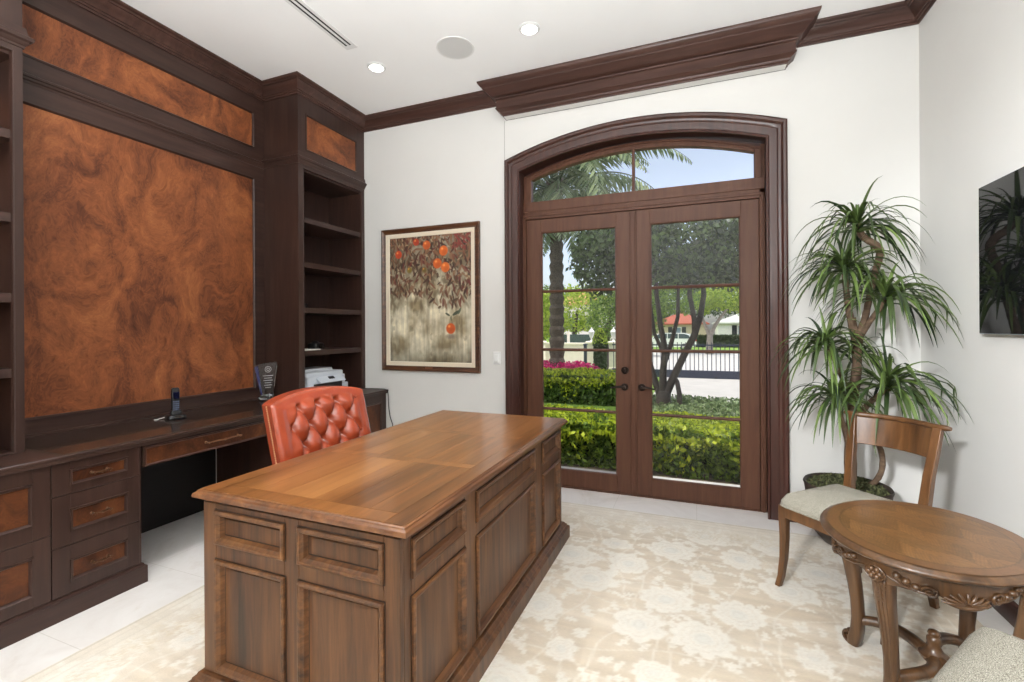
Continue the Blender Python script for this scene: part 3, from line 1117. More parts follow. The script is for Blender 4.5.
for z in (ZC + .08, ZC + .125, ZC + .16):
    pass

MAT['paper'] = plain('paper', srgb(226, 224, 218), .8, var=.01)
p = MB().box(-3.42, -3.20, 3.13, 3.33, 1.2292, 1.2372).build('paper_stack', 'paper', smooth=0)
p['label'] = 'thin stack of white paper on the shelf above the printer'
p['category'] = 'paper'
cm = thing('camera', 'small black camera lying on the shelf above the printer', 'camera', (-3.33, 3.40, 1.2275), .3)
b = MB()
b.rect_loft(-.04, .04, -.075, .075, [(-.004, .001), (0, .006), (0, .055), (-.006, .062)], .012)
b.rect_loft(-.03, .03, -.025, .025, [(0, .06), (-.008, .078)], .008)
b.build('body', 'black', cm, local=True)
MB().disc_h((.04, .012, .032), (1, 0, 0), [(.026, -.002), (.027, .02), (.024, .034), (.018, .034), (.016, .028)], 20).build('lens', 'bronze', cm, local=True)

sg = thing('eyeglasses', 'folded dark eyeglasses on the second shelf up in the right hand bookcase', 'eyeglasses', (-3.26, 3.22, 1.6055), .6)
b = MB()
for s in (-1, 1):
    b.tube([(.0, s * .034 + .026 * math.cos(i * PI / 9), .024 + .020 * math.sin(i * PI / 9)) for i in range(19)], .0028, 6)
b.tube([(0, -.009, .028), (.004, 0, .032), (0, .009, .028)], .0025, 6)
b.build('frame', 'black', sg, local=True)
for s in (-1, 1):
    MB().tube([(0, s * .062, .030), (-.03, s * .063, .030), (-.09, s * .058, .022), (-.125, s * .052, .006)], .0025, 6).build('temple', 'black', sg, local=True)

jr = thing('storage_jar', 'small white jar with a shiny rim in the left bookcase', 'jar', (-3.30, 1.13, ZC), 0)
MB().lathe([(.026, .001), (.030, .006), (.031, .055), (.028, .062)], (-3.30, 1.13, ZC), 24).build('body', 'white', jr)
MB().lathe([(.032, .058), (.033, .062), (.033, .074), (.028, .078)], (-3.30, 1.13, ZC), 24).build('rim', 'chrome', jr)

cd = MB().tube([(-3.18, 3.80, ZC + .012), (-3.05, 3.845, ZC + .008), (-2.90, 3.862, ZC + .008), (-2.862, 3.868, ZC - .002), (-2.858, 3.872, .74), (-2.852, 3.870, .62),
                (-2.83, 3.862, .54), (-2.80, 3.86, .47), (-2.80, 3.862, .30), (-2.81, 3.866, .11)], .0045, 6)
cd = cd.build('power_cord', 'black')
cd['label'] = 'thin black power cord hanging over the far end of the worktop'
cd['category'] = 'cord'

# ---------------------------------------------------------------- painting
PX0, PX1, PZ0, PZ1 = -2.932, -1.846, 1.004, 2.404
pt = thing('painting', 'framed painting of oranges hanging on brown foliage between bookcase and doors', 'painting', ((PX0 + PX1) / 2, YB, 1.7))
MAT['frame'] = wood('antique_frame', srgb(44, 24, 14), srgb(78, 46, 26), srgb(112, 72, 42), 'X', 30, .4, .2, .1)
m = MB().frame_sweep((0, YB, 0), (1, 0, 0), (0, 0, 1), (0, -1, 0), PX0, PX1, PZ0, PZ1,
                     [(0, .001), (0, .030), (.006, .036), (.014, .036), (.022, .030), (.036, .024), (.044, .026), (.050, .022), (.050, .008), (.050, .001)])
m.build('frame', 'frame', pt, smooth=30)
MAT['liner'] = plain('linen_liner', srgb(222, 208, 186), .85, var=.03, scale=60)
m = MB().frame_sweep((0, YB, 0), (1, 0, 0), (0, 0, 1), (0, -1, 0), PX0 + .049, PX1 - .049, PZ0 + .049, PZ1 - .049,
                     [(0, .004), (0, .022), (.036, .019), (.042, .014), (.042, .004)])
m.build('liner', 'liner', pt, smooth=30)


def vnoise(nx, ny, fx, fy, oct=4, seed=0):
    r = np.random.default_rng(seed)
    out = np.zeros((ny, nx))
    amp = 1.0
    tot = 0
    for o in range(oct):
        gx, gy = int(fx * 2 ** o) + 2, int(fy * 2 ** o) + 2
        g = r.random((gy, gx))
        xs = np.linspace(0, gx - 1.001, nx)
        ys = np.linspace(0, gy - 1.001, ny)
        xi, yi = xs.astype(int), ys.astype(int)
        xf, yf = xs - xi, ys - yi
        xf = xf * xf * (3 - 2 * xf)
        yf = (yf * yf * (3 - 2 * yf))[:, None]
        a = g[np.ix_(yi, xi)] * (1 - xf) + g[np.ix_(yi, xi + 1)] * xf
        b = g[np.ix_(yi + 1, xi)] * (1 - xf) + g[np.ix_(yi + 1, xi + 1)] * xf
        out += amp * (a * (1 - yf) + b * yf)
        tot += amp
        amp *= .55
    return out / tot


def lin(r, g, b):
    return np.array(srgb(r, g, b)[:3])


def paint_canvas():
    nx, ny = 200, 270
    S, T = np.meshgrid(np.linspace(0, 1, nx), np.linspace(0, 1, ny))
    asp = (PZ1 - PZ0) / (PX1 - PX0)
    n1 = vnoise(nx, ny, 34, 3, 4, 3)[..., None]
    n2 = vnoise(nx, ny, 5, 6, 4, 5)[..., None]
    n3 = vnoise(nx, ny, 12, 14, 4, 15)[..., None]
    k2 = np.clip((n2 - .3) / .4, 0, 1)
    c = lin(146, 130, 100) * (1 - k2) + lin(230, 220, 192) * k2
    c = c * (.42 + 1.1 * n1) * (.70 + .60 * n3)
    dark = np.clip((n3 - .58) / .12, 0, 1) * np.clip((n1 - .45) / .2, 0, 1)
    c = c * (1 - .45 * dark)
    edge = np.clip(1 - T / .22, 0, 1)[..., None]
    c = c * (1 - edge * .55)
    c = c * (1 - .5 * np.clip((S - .90) / .10, 0, 1)[..., None] * (.3 + n3))
    c = c * (1 - .35 * np.clip((.06 - S) / .06, 0, 1)[..., None])
    r = np.random.default_rng(5)

    def blob(s, t, a, b, ang, col, k=1.0, soft=.25):
        nonlocal c
        dx, dy = (S - s), (T - t) * asp
        u = dx * math.cos(ang) + dy * math.sin(ang)
        v = -dx * math.sin(ang) + dy * math.cos(ang)
        q = (u / a) ** 2 + (v / b) ** 2
        m_ = np.clip((1 - q) / soft, 0, 1)[..., None] * k
        c = c * (1 - m_) + np.array(col) * m_

    wash = np.clip((T - .50 + .12 * (vnoise(nx, ny, 9, 9, 3, 44) - .5)) / .34, 0, 1)[..., None]
    c = c * (1 - wash * .62) + lin(82, 62, 44) * wash * .22
    # soft grey shadows of the foliage on the wall
    for i in range(220):
        s = r.random()
        t = .42 + .40 * r.random() ** .8
        blob(s, t, .055, .020, -PI / 2 + r.normal(0, .5), lin(104, 90, 68), .5, .8)
    # leaves
    pal = [lin(70, 40, 30), lin(92, 52, 38), lin(56, 34, 26), lin(116, 72, 52), lin(92, 68, 48), lin(128, 92, 68), lin(98, 40, 34), lin(74, 56, 40), lin(126, 92, 66)]
    for i in range(560):
        s = r.random()
        depth = r.random() ** 1.35
        t = 1.0 - depth * (.44 + .16 * math.exp(-((s - .62) / .22) ** 2) + .05 * math.sin(9 * s))
        blob(s, t, .025 + .04 * r.random(), .007 + .009 * r.random(), -PI / 2 + r.normal(0, .6), pal[r.integers(len(pal))], .9, .4)
    for i in range(90):
        s, t = r.random(), 1 - .45 * r.random()
        blob(s, t, .022, .008, r.normal(-1.2, .8), lin(176, 160, 128), .6, .6)
    for i in range(30):
        blob(.78 + .2 * r.random(), 1 - .12 * r.random(), .03, .010, r.normal(-1, .8), lin(124, 50, 44), .8, .4)
    # oranges
    for s, t, rad, col in ((.47, .925, .05, (192, 88, 36)), (.115, .865, .045, (196, 70, 34)), (.675, .872, .055, (208, 98, 34)), (.60, .775, .055, (202, 92, 32)),
                           (.695, .742, .055, (208, 102, 38)), (.34, .955, .04, (176, 60, 30)), (.255, .735, .033, (124, 104, 44)), (.44, .730, .03, (112, 92, 44)),
                           (.755, .265, .058, (196, 86, 32))):
        if rad > .056:
            blob(s + .005, t - .06, .075, .035, 0, lin(112, 98, 86), .8, .9)
        blob(s, t, rad, rad, 0, lin(*col), 1, .3)
        blob(s + .2 * rad, t - .25 * rad, rad * .75, rad * .6, .4, lin(*[int(q * .8) for q in col]), .5, .9)
        blob(s - .3 * rad, t + .3 * rad, rad * .35, rad * .3, 0, lin(246, 160, 84), .7, .9)
    blob(.76, .345, .008, .03, 0, lin(66, 74, 50), .9, .4)
    blob(.72, .375, .035, .012, -.5, lin(62, 70, 52), .95, .4)
    blob(.82, .385, .055, .018, .5, lin(58, 70, 54), .95, .4)
    blob(.86, .40, .04, .014, 1.1, lin(74, 84, 64), .9, .4)
    c = np.clip(c, .004, .95)
    x0, x1, z0, z1 = PX0 + .088, PX1 - .088, PZ0 + .088, PZ1 - .088
    V = np.stack([x0 + S * (x1 - x0), np.full_like(S, YB - .011), z0 + T * (z1 - z0)], -1).reshape(-1, 3)
    idx = np.arange(nx * ny).reshape(ny, nx)
    Q = np.stack([idx[:-1, :-1], idx[:-1, 1:], idx[1:, 1:], idx[1:, :-1]], -1).reshape(-1, 4)
    return V, Q, c.reshape(-1, 3)


MAT['canvas'] = painted('oil_paint', .6, .05, 120, .1)
V, Q, Cc = paint_canvas()
np_mesh('canvas', V, Q, 'canvas', pt, cols=Cc)
MB().box(PX0 + .02, PX1 - .02, YB - .0105, YB - .0005, PZ0 + .02, PZ1 - .02).build('backing', 'black', pt, smooth=0)
MB().box(-2.43, -2.35, YB - .0275, YB - .020, PZ0 + .028, PZ0 + .042).build('title_plate', 'antique', pt, smooth=0)

# ---------------------------------------------------------------- television
tv = thing('television', 'black flat screen television mounted on the white wall at the frame edge', 'television', (1.375, 2.42, 1.75))
TX, TY0, TY1, TZ0, TZ1 = 1.352, 1.775, 3.10, 1.375, 2.122
MB().box(TX + .002, TX + .026, TY0, TY1, TZ0, TZ1).build('housing', 'printer2', tv, smooth=0, bevel=.003)
m, nt, bs = new_mat('tv_screen')
bs.inputs['Base Color'].default_value = (.006, .006, .007, 1)
bs.inputs['Roughness'].default_value = .03
bs.inputs['Specular IOR Level'].default_value = .4
MAT['tvscreen'] = m
MB().box(TX, TX + .0021, TY0 + .003, TY1 - .003, TZ0 + .003, TZ1 - .003).build('screen', 'tvscreen', tv, smooth=0)
MB().box(TX + .026, XR - .001, 2.1, 2.75, 1.5, 2.0).build('wall_mount', 'black', tv, smooth=0)

# ================================================================== RUG
RX0, RX1, RY0, RY1 = -2.53, 1.245, -1.6, 3.65


def paint_rug():
    st = .010
    nx, ny = int((RX1 - RX0) / st) + 1, int((RY1 - .35) / st) + 1
    ys0 = .35
    X, Y = np.meshgrid(np.linspace(RX0, RX1, nx), np.linspace(ys0, RY1, ny))
    r = np.random.default_rng(21)
    n1 = vnoise(nx, ny, 4, 50, 3, 9)[..., None]
    n2 = vnoise(nx, ny, 90, 60, 3, 8)[..., None]
    n3 = vnoise(nx, ny, 6, 6, 4, 7)[..., None]
    tan = lin(188, 169, 143) * (1 - n1) + lin(218, 205, 186) * n1
    n4 = vnoise(nx, ny, 18, 190, 2, 19)[..., None]
    tan = tan * (.86 + .14 * n2 + .16 * n4)
    cream = lin(226, 219, 206) * (.95 + .10 * n2)
    grey = lin(206, 204, 196)
    c = tan.copy()

    def put(mask, col, k=1.0):
        nonlocal c
        m_ = (np.clip(mask, 0, 1) * k)[..., None]
        c = c * (1 - m_) + col * m_

    wob = vnoise(nx, ny, 90, 110, 2, 12) - .5

    def win(cx, cy, R):
        i0, i1 = np.searchsorted(X[0], [cx - R, cx + R])
        j0, j1 = np.searchsorted(Y[:, 0], [cy - R, cy + R])
        return slice(j0, j1), slice(i0, i1)

    def putw(w_, mask, col, k=1.0):
        m_ = (np.clip(mask, 0, 1) * k)[..., None]
        c[w_] = c[w_] * (1 - m_) + (col[w_] if getattr(col, 'ndim', 1) == 3 else col) * m_

    def flower(cx, cy, R, petals, rot, ecc=1.0, k=1.0):
        w_ = win(cx, cy, R * 1.5)
        dx, dy = (X[w_] - cx) / ecc, Y[w_] - cy
        d = np.hypot(dx, dy)
        th = np.arctan2(dy, dx) + rot
        rad = R * (.80 + .20 * np.abs(np.cos(petals * th / 2)) ** .6) * (1 + .30 * wob[w_])
        putw(w_, (rad - d) / .012, cream, k * .92)
        for q, kk in ((.66, .40), (.42, .40), (.2, .45)):
            putw(w_, 1 - np.abs(d - rad * q) / .008, tan, kk)
        putw(w_, (rad * .36 - d) / .015, grey, .40 * k)

    def leaf(cx, cy, L, W_, ang, k=.85):
        w_ = win(cx, cy, L * 1.3)
        dx, dy = X[w_] - cx, Y[w_] - cy
        u = dx * math.cos(ang) + dy * math.sin(ang)
        v = -dx * math.sin(ang) + dy * math.cos(ang) + .3 * u * u / max(L, .01)
        q = 1 - (u / L) ** 2
        hw = W_ * np.clip(q, 0, 1) * (1 + .35 * np.cos(u / L * 12)) * (1 + .5 * wob[w_])
        putw(w_, (hw - np.abs(v)) / .008, cream, k)
        putw(w_, np.where(q > 0, 1 - np.abs(v) / .004, 0), tan, .35)

    for i in range(24):
        x0 = -2.4 + i * .155
        px = x0 + .07 * np.sin(Y * 6.2 + i * 1.9) + .02 * np.sin(Y * 17 + i)
        put(1 - np.abs(X - px) / .008, cream, .6)
    for i in range(18):
        y0 = .45 + i * .18
        py_ = y0 + .06 * np.sin(X * 6.5 + i * 2.3)
        put(1 - np.abs(Y - py_) / .007, cream, .5)
    for i in range(650):
        leaf(r.uniform(RX0, RX1), r.uniform(ys0, RY1), r.uniform(.03, .075), r.uniform(.012, .028), r.uniform(0, PI))
    row = 0
    y = .55
    while y < 3.6:
        x = RX0 + .2 + (.20 if row % 2 else 0)
        while x < RX1:
            cx, cy = x + r.normal(0, .035), y + r.normal(0, .025)
            kind = r.random()
            flower(cx, cy, .135 if kind > .45 else .085, int(r.integers(6, 11)), r.uniform(0, 1), r.uniform(.9, 1.25))
            for j in range(6):
                a_ = j * PI / 3 + r.normal(0, .25)
                leaf(cx + .185 * math.cos(a_), cy + .155 * math.sin(a_), r.uniform(.035, .06), .018, a_ + r.normal(0, .6))
            x += .40
        y += .285
        row += 1
    # greyer border band at the far end and the left side
    bd = np.minimum(RY1 - Y, X - RX0)
    bm = np.clip((.46 - bd) / .30, 0, 1)
    base = (lin(216, 208, 194) * (.95 + .10 * n2)) * (.96 + .08 * n3)
    cb = base * .60 + c * .40
    c = c * (1 - bm[..., None]) + cb * bm[..., None]
    for dd, wd, col, k in ((.46, .006, lin(186, 172, 150), .3), (.10, .006, lin(184, 172, 152), .3), (.05, .008, lin(180, 168, 148), .25), (.010, .010, lin(176, 164, 142), .6)):
        put(np.clip(1 - np.abs(bd - dd) / wd, 0, 1), col, k)
    for i in range(60):
        if i % 2:
            cx, cy = RX0 + .26 + r.normal(0, .03), ys0 + (i / 60) * 3.3
        else:
            cx, cy = RX0 + (i / 60) * 3.7, RY1 - .26 + r.normal(0, .03)
        d = np.hypot(X - cx, Y - cy)
        th = np.arctan2(Y - cy, X - cx)
        rad = .085 * (.78 + .22 * np.cos(5 * th + i)) * (1 + .5 * wob)
        for q in (1.0, .72, .42):
            put(np.clip(1 - np.abs(d - rad * q) / .007, 0, 1), lin(196, 176, 140), .45)
    fade = (.93 + .10 * n3)
    c = np.clip((c * .90 + .10 * c.mean(-1, keepdims=True)) * fade * 1.07, .02, .92)
    zz = .012 + .0012 * (vnoise(nx, ny, 110, 140, 1, 4) - .5)
    V = np.stack([X, Y, zz], -1).reshape(-1, 3)
    idx = np.arange(nx * ny).reshape(ny, nx)
    Q = np.stack([idx[:-1, :-1], idx[:-1, 1:], idx[1:, 1:], idx[1:, :-1]], -1).reshape(-1, 4)
    C = c.reshape(-1, 3)
    # skirt and the part of the rug behind the camera
    nb = len(V)
    ext = np.array([(RX0, RY0, .012), (RX1, RY0, .012), (RX1, ys0, .012), (RX0, ys0, .012), (RX0, RY0, .001), (RX1, RY0, .001), (RX1, RY1, .001), (RX0, RY1, .001),
                    (RX1, RY1, .012), (RX0, RY1, .012)])
    V = np.concatenate([V, ext])
    C = np.concatenate([C, np.tile(lin(206, 190, 166), (len(ext), 1))])
    e = lambda i: nb + i
    Q = np.concatenate([Q, [(e(0), e(1), e(2), e(3)), (e(4), e(5), e(1), e(0)), (e(5), e(6), e(8), e(1)), (e(6), e(7), e(9), e(8)), (e(7), e(4), e(0), e(9)), (e(7), e(6), e(5), e(4))]])
    return V, Q, C


MAT['rug'] = painted('rug_wool', .95, .10, 70, .25, (1, 14, 1))
V, Q, Cc = paint_rug()
rug = np_mesh('rug', V, Q, 'rug', cols=Cc)
rug['label'] = 'large faded cream and tan floral rug covering the marble floor'
rug['category'] = 'rug'
RT = .0135          # furniture stands on the rug pile

# ================================================================== EXECUTIVE DESK
DX0, DX1, DY0, DY1, DZ = -1.780, -.812, 1.197, 3.050, .790
BX0, BX1, BY0, BY1 = -1.744, -.848, 1.217, 3.018
desk = thing('executive_desk', 'large wooden executive desk with fielded panels in the middle of the rug', 'desk', ((BX0 + BX1) / 2, (BY0 + BY1) / 2, RT))
tp = MB()
tp.rect_loft(DX0, DX1, DY0, DY1, [(-.035, 0.7640), (-.030, 0.7700), (-.018, 0.7720), (-.012, 0.7780), (0, 0.7820), (.001, 0.7900), (-.002, 0.7980), (-.010, 0.8020), (-.012, 0.8070), (-.017, 0.8095)])
tp.build('desk_top', 'deskedge', desk, smooth=30)
bd = MB()
gx0, gx1, gy0, gy1 = DX0 + .019, DX1 - .019, DY0 + .019, DY1 - .019
BW = .075
G = .0005


def plank(a0, a1, b0, b1):
    bd.box(a0 + G, a1 - G, b0 + G, b1 - G, .8080, .8120)


plank(gx0, gx0 + BW, gy0, gy1)
plank(gx1 - BW, gx1, gy0, gy1)
plank(gx0 + BW, gx1 - BW, gy0, gy0 + BW)
plank(gx0 + BW, gx1 - BW, gy1 - BW, gy1)
cuts = [gy0 + BW, gy0 + BW + .52, gy0 + BW + .575, gy1 - BW - .575, gy1 - BW - .52, gy1 - BW]
for i in range(5):
    if i % 2:
        plank(gx0 + BW, gx1 - BW, cuts[i], cuts[i + 1])
    else:
        x = gx0 + BW
        ws = [.145, .12, .16, .11, .14, .12]
        k_ = (gx1 - gx0 - 2 * BW) / sum(ws)
        for w_ in ws:
            plank(x, x + w_ * k_, cuts[i], cuts[i + 1])
            x += w_ * k_
bd.build('top_planks', 'desktop', desk, smooth=0)
pl = MB()
pl.path_sweep([(BX0, 1.69), (BX0, BY0), (BX1, BY0), (BX1, BY1), (BX0, BY1), (BX0, 2.55)],
              [(-.03, .0), (.042, 0), (.044, .006), (.044, .086), (.038, .092), (.030, .096), (.028, .104), (.018, .112), (.014, .120), (.004, .124), (-.03, .126)])
pl.v = [(p[0], p[1], max(p[2], RT)) for p in pl.v]
pl.build('plinth', 'desk', desk, smooth=30)
T2 = .020
body = MB()
KN0, KN1 = 1.70, 2.54                      # kneehole on the chair side
body.box(BX0 + T2, BX1 - T2, BY0 + T2, KN0, .10, .766)
body.box(BX0 + T2, BX1 - T2, KN1, BY1 - T2, .10, .766)
body.box(-1.04, BX1 - T2, KN0 - .005, KN1 + .005, .10, .7655)
body.box(BX0 + .01, BX1 - T2, KN0 - .005, KN1 + .005, .71, .7655)
# front, back and side frames: stiles and rails standing proud of the carcass
RAILS = [(.10, .140), (.555, .618), (.740, .766)]
ROWS = [(.140, .555), (.618, .740)]
NCOL = [(BX0 + .070, -1.328), (-1.262, BX1 - .062)]          # near end
RCOL = [(BY0 + .062, 1.640), (1.745, 2.470), (2.612, BY1 - .060)]   # right side


def stile_rail(axis, face, cols, lo, hi, inward):
    xs = [lo] + [v_ for c_ in cols for v_ in c_] + [hi]
    for i in range(0, len(xs), 2):
        if axis == 'X':
            body.box(face, face + inward * T2, xs[i], xs[i + 1], .10, .766)
        else:
            body.box(xs[i], xs[i + 1], face, face + inward * T2, .10, .766)
    for c0, c1 in cols:
        for z0, z1 in RAILS:
            if axis == 'X':
                body.box(face, face + inward * T2, c0, c1, z0, z1)
            else:
                body.box(c0, c1, face, face + inward * T2, z0, z1)


stile_rail('Y', BY0, NCOL, BX0, BX1, 1)
stile_rail('Y', BY1, NCOL, BX0, BX1, -1)
stile_rail('X', BX1, RCOL, BY0 + T2, BY1 - T2, -1)
body.box(BX0, BX0 + T2, BY0 + T2, KN0, .10, .766)
body.box(BX0, BX0 + T2, KN1, BY1 - T2, .10, .766)
body.build('carcass', 'desk', desk, smooth=0, bevel=.003)
PM = [(-.003, -.004), (-.002, .009), (.004, .013), (.011, .011), (.015, .004), (.020, .0), (.023, -.012), (.027, -.0165)]
PF = [(.030, -.016), (.031, -.016), (.033, -.0125), (.035, -.012)]
PG = [(.024, -.0155), (.0245, -.0158), (.0305, -.0158), (.0308, -.0165)]
PO = [(-.007, -.001), (-.0068, .0009), (-.0025, .0009), (-.0024, -.001)]
for cols, mk in ((NCOL, lambda a_, b_, z0, z1, pr_, fill: MB().frame_sweep((0, BY0, 0), (1, 0, 0), (0, 0, 1), (0, -1, 0), a_, b_, z0, z1, pr_, fill)),
                 (RCOL, lambda a_, b_, z0, z1, pr_, fill: MB().frame_sweep((BX1, 0, 0), (0, 1, 0), (0, 0, 1), (1, 0, 0), a_, b_, z0, z1, pr_, fill))):
    for a_, b_ in cols:
        for z0, z1 in ROWS:
            p_ = mk(a_, b_, z0, z1, PF, True).build('panel', 'desk', desk, smooth=30)
            mk(a_, b_, z0, z1, PM, False).build('moulding', 'deskmould', p_, smooth=30)
            gl_ = mk(a_, b_, z0, z1, PG, False)
            gl2 = mk(a_, b_, z0, z1, PO, False)
            gl_.add(gl2.v, gl2.f)
            gl_.build('panel_groove', 'deskgroove', p_, smooth=0)

desk.rotation_euler.z = math.radians(-.5)      # the desk stands a touch askew

# ================================================================== EXECUTIVE CHAIR
MAT['leather'] = plain('orange_leather', srgb(158, 66, 38), .25, var=.14, scale=9, bump=.04, coat=.5)
MAT['leather2'] = plain('leather_side', srgb(140, 58, 34), .34, var=.08, scale=9)
MAT['nail'] = plain('brass_nail', srgb(196, 156, 120), .3, .9, .05)
ch = thing('executive_chair', 'tufted orange leather executive chair behind the desk', 'office chair', (-1.765, 2.115, .0135), -PI / 2)
# local frame: +y is where the sitter looks (towards the desk), x across
HW = .352
BUT = []
SXB, SYB, BX0_ = .0735, .100, .028


def back_depth(x, z):
    """forward puff of the tufted back at local x and height z"""
    xx, zz = (x - BX0_) / SXB, (z - .978) / SYB
    a_, b_ = (xx + zz) / 2, (xx - zz) / 2
    f_ = abs(math.sin(PI * a_) * math.sin(PI * b_)) ** .5
    fx = min(1, max(0, (HW - .075 - abs(x - .0)) / .05))
    fz = min(1, max(0, (top_z(x) - .035 - z) / .05)) * min(1, max(0, (z - .50) / .06))
    reg = fx * fz
    da, db = a_ - round(a_), b_ - round(b_)
    dim = math.exp(-((da * da + db * db) / .030))
    # fine pleats running from each button along the creases
    ple = .0022 * math.sin(9 * math.atan2(db, da)) * math.exp(-((da * da + db * db) / .05))
    ex = min(1, max(0, (HW - abs(x)) / .05)) ** .5
    et = min(1, max(0, (top_z(x) - z) / .05)) ** .5
    base = .034 * min(ex, et)
    return base + reg * (.040 * f_ - .026 * dim - .012 + ple)


def top_z(x):
    return 1.060 - .036 * (x / HW) ** 2 - .010 * (x / HW) ** 8


nu, nv = 96, 90
ZB0 = .46


def back_pt(x, z, dpt):
    rec = (z - ZB0) * .235                 # recline
    bow = .35 * x * x
    return (x, -.205 - rec + bow + dpt, z)


fr_, bk_ = [], []
for j in range(nv + 1):
    rowf, rowb = [], []
    for i in range(nu + 1):
        s = -1 + 2 * i / nu
        x = HW * math.copysign(abs(s) ** .92, s)
        t_ = (j / nv)
        z = ZB0 + (top_z(x) - ZB0) * (t_ ** .95)
        rowf.append(back_pt(x, z, .030 + back_depth(x, z)))
        rowb.append(back_pt(x, z, -.030))
    fr_.append(rowf)
    bk_.append(rowb)
b = MB()
rings_ = []
for j in range(nv + 1):
    rings_.append(fr_[j])
b.rings(rings_, False, False, closed=False)
o_ = b.build('backrest', 'leather', ch, local=True, smooth=60)
b = MB()
loop = [fr_[0][i] for i in range(nu + 1)] + [fr_[j][nu] for j in range(1, nv + 1)] + [fr_[nv][i] for i in range(nu - 1, -1, -1)] + [fr_[j][0] for j in range(nv - 1, 0, -1)]
loopb = [bk_[0][i] for i in range(nu + 1)] + [bk_[j][nu] for j in range(1, nv + 1)] + [bk_[nv][i] for i in range(nu - 1, -1, -1)] + [bk_[j][0] for j in range(nv - 1, 0, -1)]
b.rings([loop, loopb], False, True)
back2 = b.build('back_shell', 'leather2', ch, local=True, smooth=40)
for bz in range(0, 6):
    for bx in range(-5, 6):
        x = BX0_ + bx * SXB
        if (bx + bz) % 2 == 0:
            z = .978 - bz * SYB
            if abs(x) > HW - .075 or z < .54:
                continue
            p_ = back_pt(x, z, .030 + back_depth(x, z) + .001)
            MB().ball(p_, (.011, .005, .011), 10, 6).build('button', 'leather', o_, local=True)
nb_ = MB()
for s in (-1, 1):
    for i in range(54):
        z = ZB0 + .02 + i * .0112
        x = s * HW
        if z > top_z(x) - .006:
            break
        q = back_pt(x, z, .002)
        nb_.ball((q[0] + s * .001, q[1], q[2]), (.0042, .0048, .0048), 6, 4)
nb_.build('nailhead_trim', 'nail', back2, local=True)
b = MB()
b.rect_loft(-.30, .30, -.24, .27, [(-.02, .36), (0, .38), (.006, .42), (.002, .45), (-.03, .475), (-.10, .485)], .07)
b.build('seat', 'leather', ch, local=True, smooth=60)
b = MB()
b.rect_loft(-.28, .28, -.20, .24, [(0, .31), (0, .362)], .05)
b.build('seat_frame', 'chairwood', ch, local=True)
for s in (-1, 1):
    b = MB()
    b.tube([(s * .33, -.17, .60), (s * .345, -.05, .63), (s * .345, .10, .63), (s * .34, .17, .61), (s * .335, .19, .56), (s * .32, .17, .46), (s * .29, .14, .37)], [.022, .026, .027, .026, .024, .022, .02], 10)
    b.build('armrest', 'leather2', ch, local=True)
MB().lathe([(.03, .12), (.03, .20), (.045, .24), (.03, .27), (.05, .315)], n=18).build('pedestal', 'chairwood', ch, local=True)
for i in range(5):
    a_ = 2 * PI * i / 5 + .3
    c_, s_ = math.cos(a_), math.sin(a_)
    MB().tube([(0, 0, .17), (.10 * c_, .10 * s_, .155), (.22 * c_, .22 * s_, .105), (.29 * c_, .29 * s_, .078)], [.034, .032, .026, .02], 10).build('base_arm', 'chairwood', ch, local=True)
    MB().disc_h((.30 * c_ - .012 * s_, .30 * s_ + .012 * c_, .0275), (-s_, c_, 0), [(.02, -.026), (.027, -.02), (.027, -.004), (.02, 0)], 16).build('caster', 'black', ch, local=True)

# ================================================================== ROUND SIDE TABLE
TCX, TCY, TH = .818, 2.268, .62
tb = thing('side_table', 'carved wooden round side table with parquet top between the two chairs', 'side table', (TCX, TCY, RT), 0.0)
EA, EB, EROT = .380, .331, math.atan2(.883, .469)
H0 = TH - RT


def ell(k, z, n=72):
    """ellipse inset by k metres"""
    a_, b_ = EA - k, EB - k
    out = []
    for i in range(n):
        t_ = 2 * PI * i / n
        x, y = a_ * math.cos(t_), b_ * math.sin(t_)
        out.append((x * math.cos(EROT) - y * math.sin(EROT), x * math.sin(EROT) + y * math.cos(EROT), z))
    return out


b = MB()
b.rings([ell(k, H0 + z) for k, z in ((.075, -.036), (.030, -.036), (.022, -.031), (.016, -.029), (.008, -.026), (.001, -.019), (.0, -.014), (.004, -.009), (.011, -.007), (.013, -.004), (.020, -.001), (.030, -.0008))])
b.build('table_top', 'tablewood', tb, local=True, smooth=50)


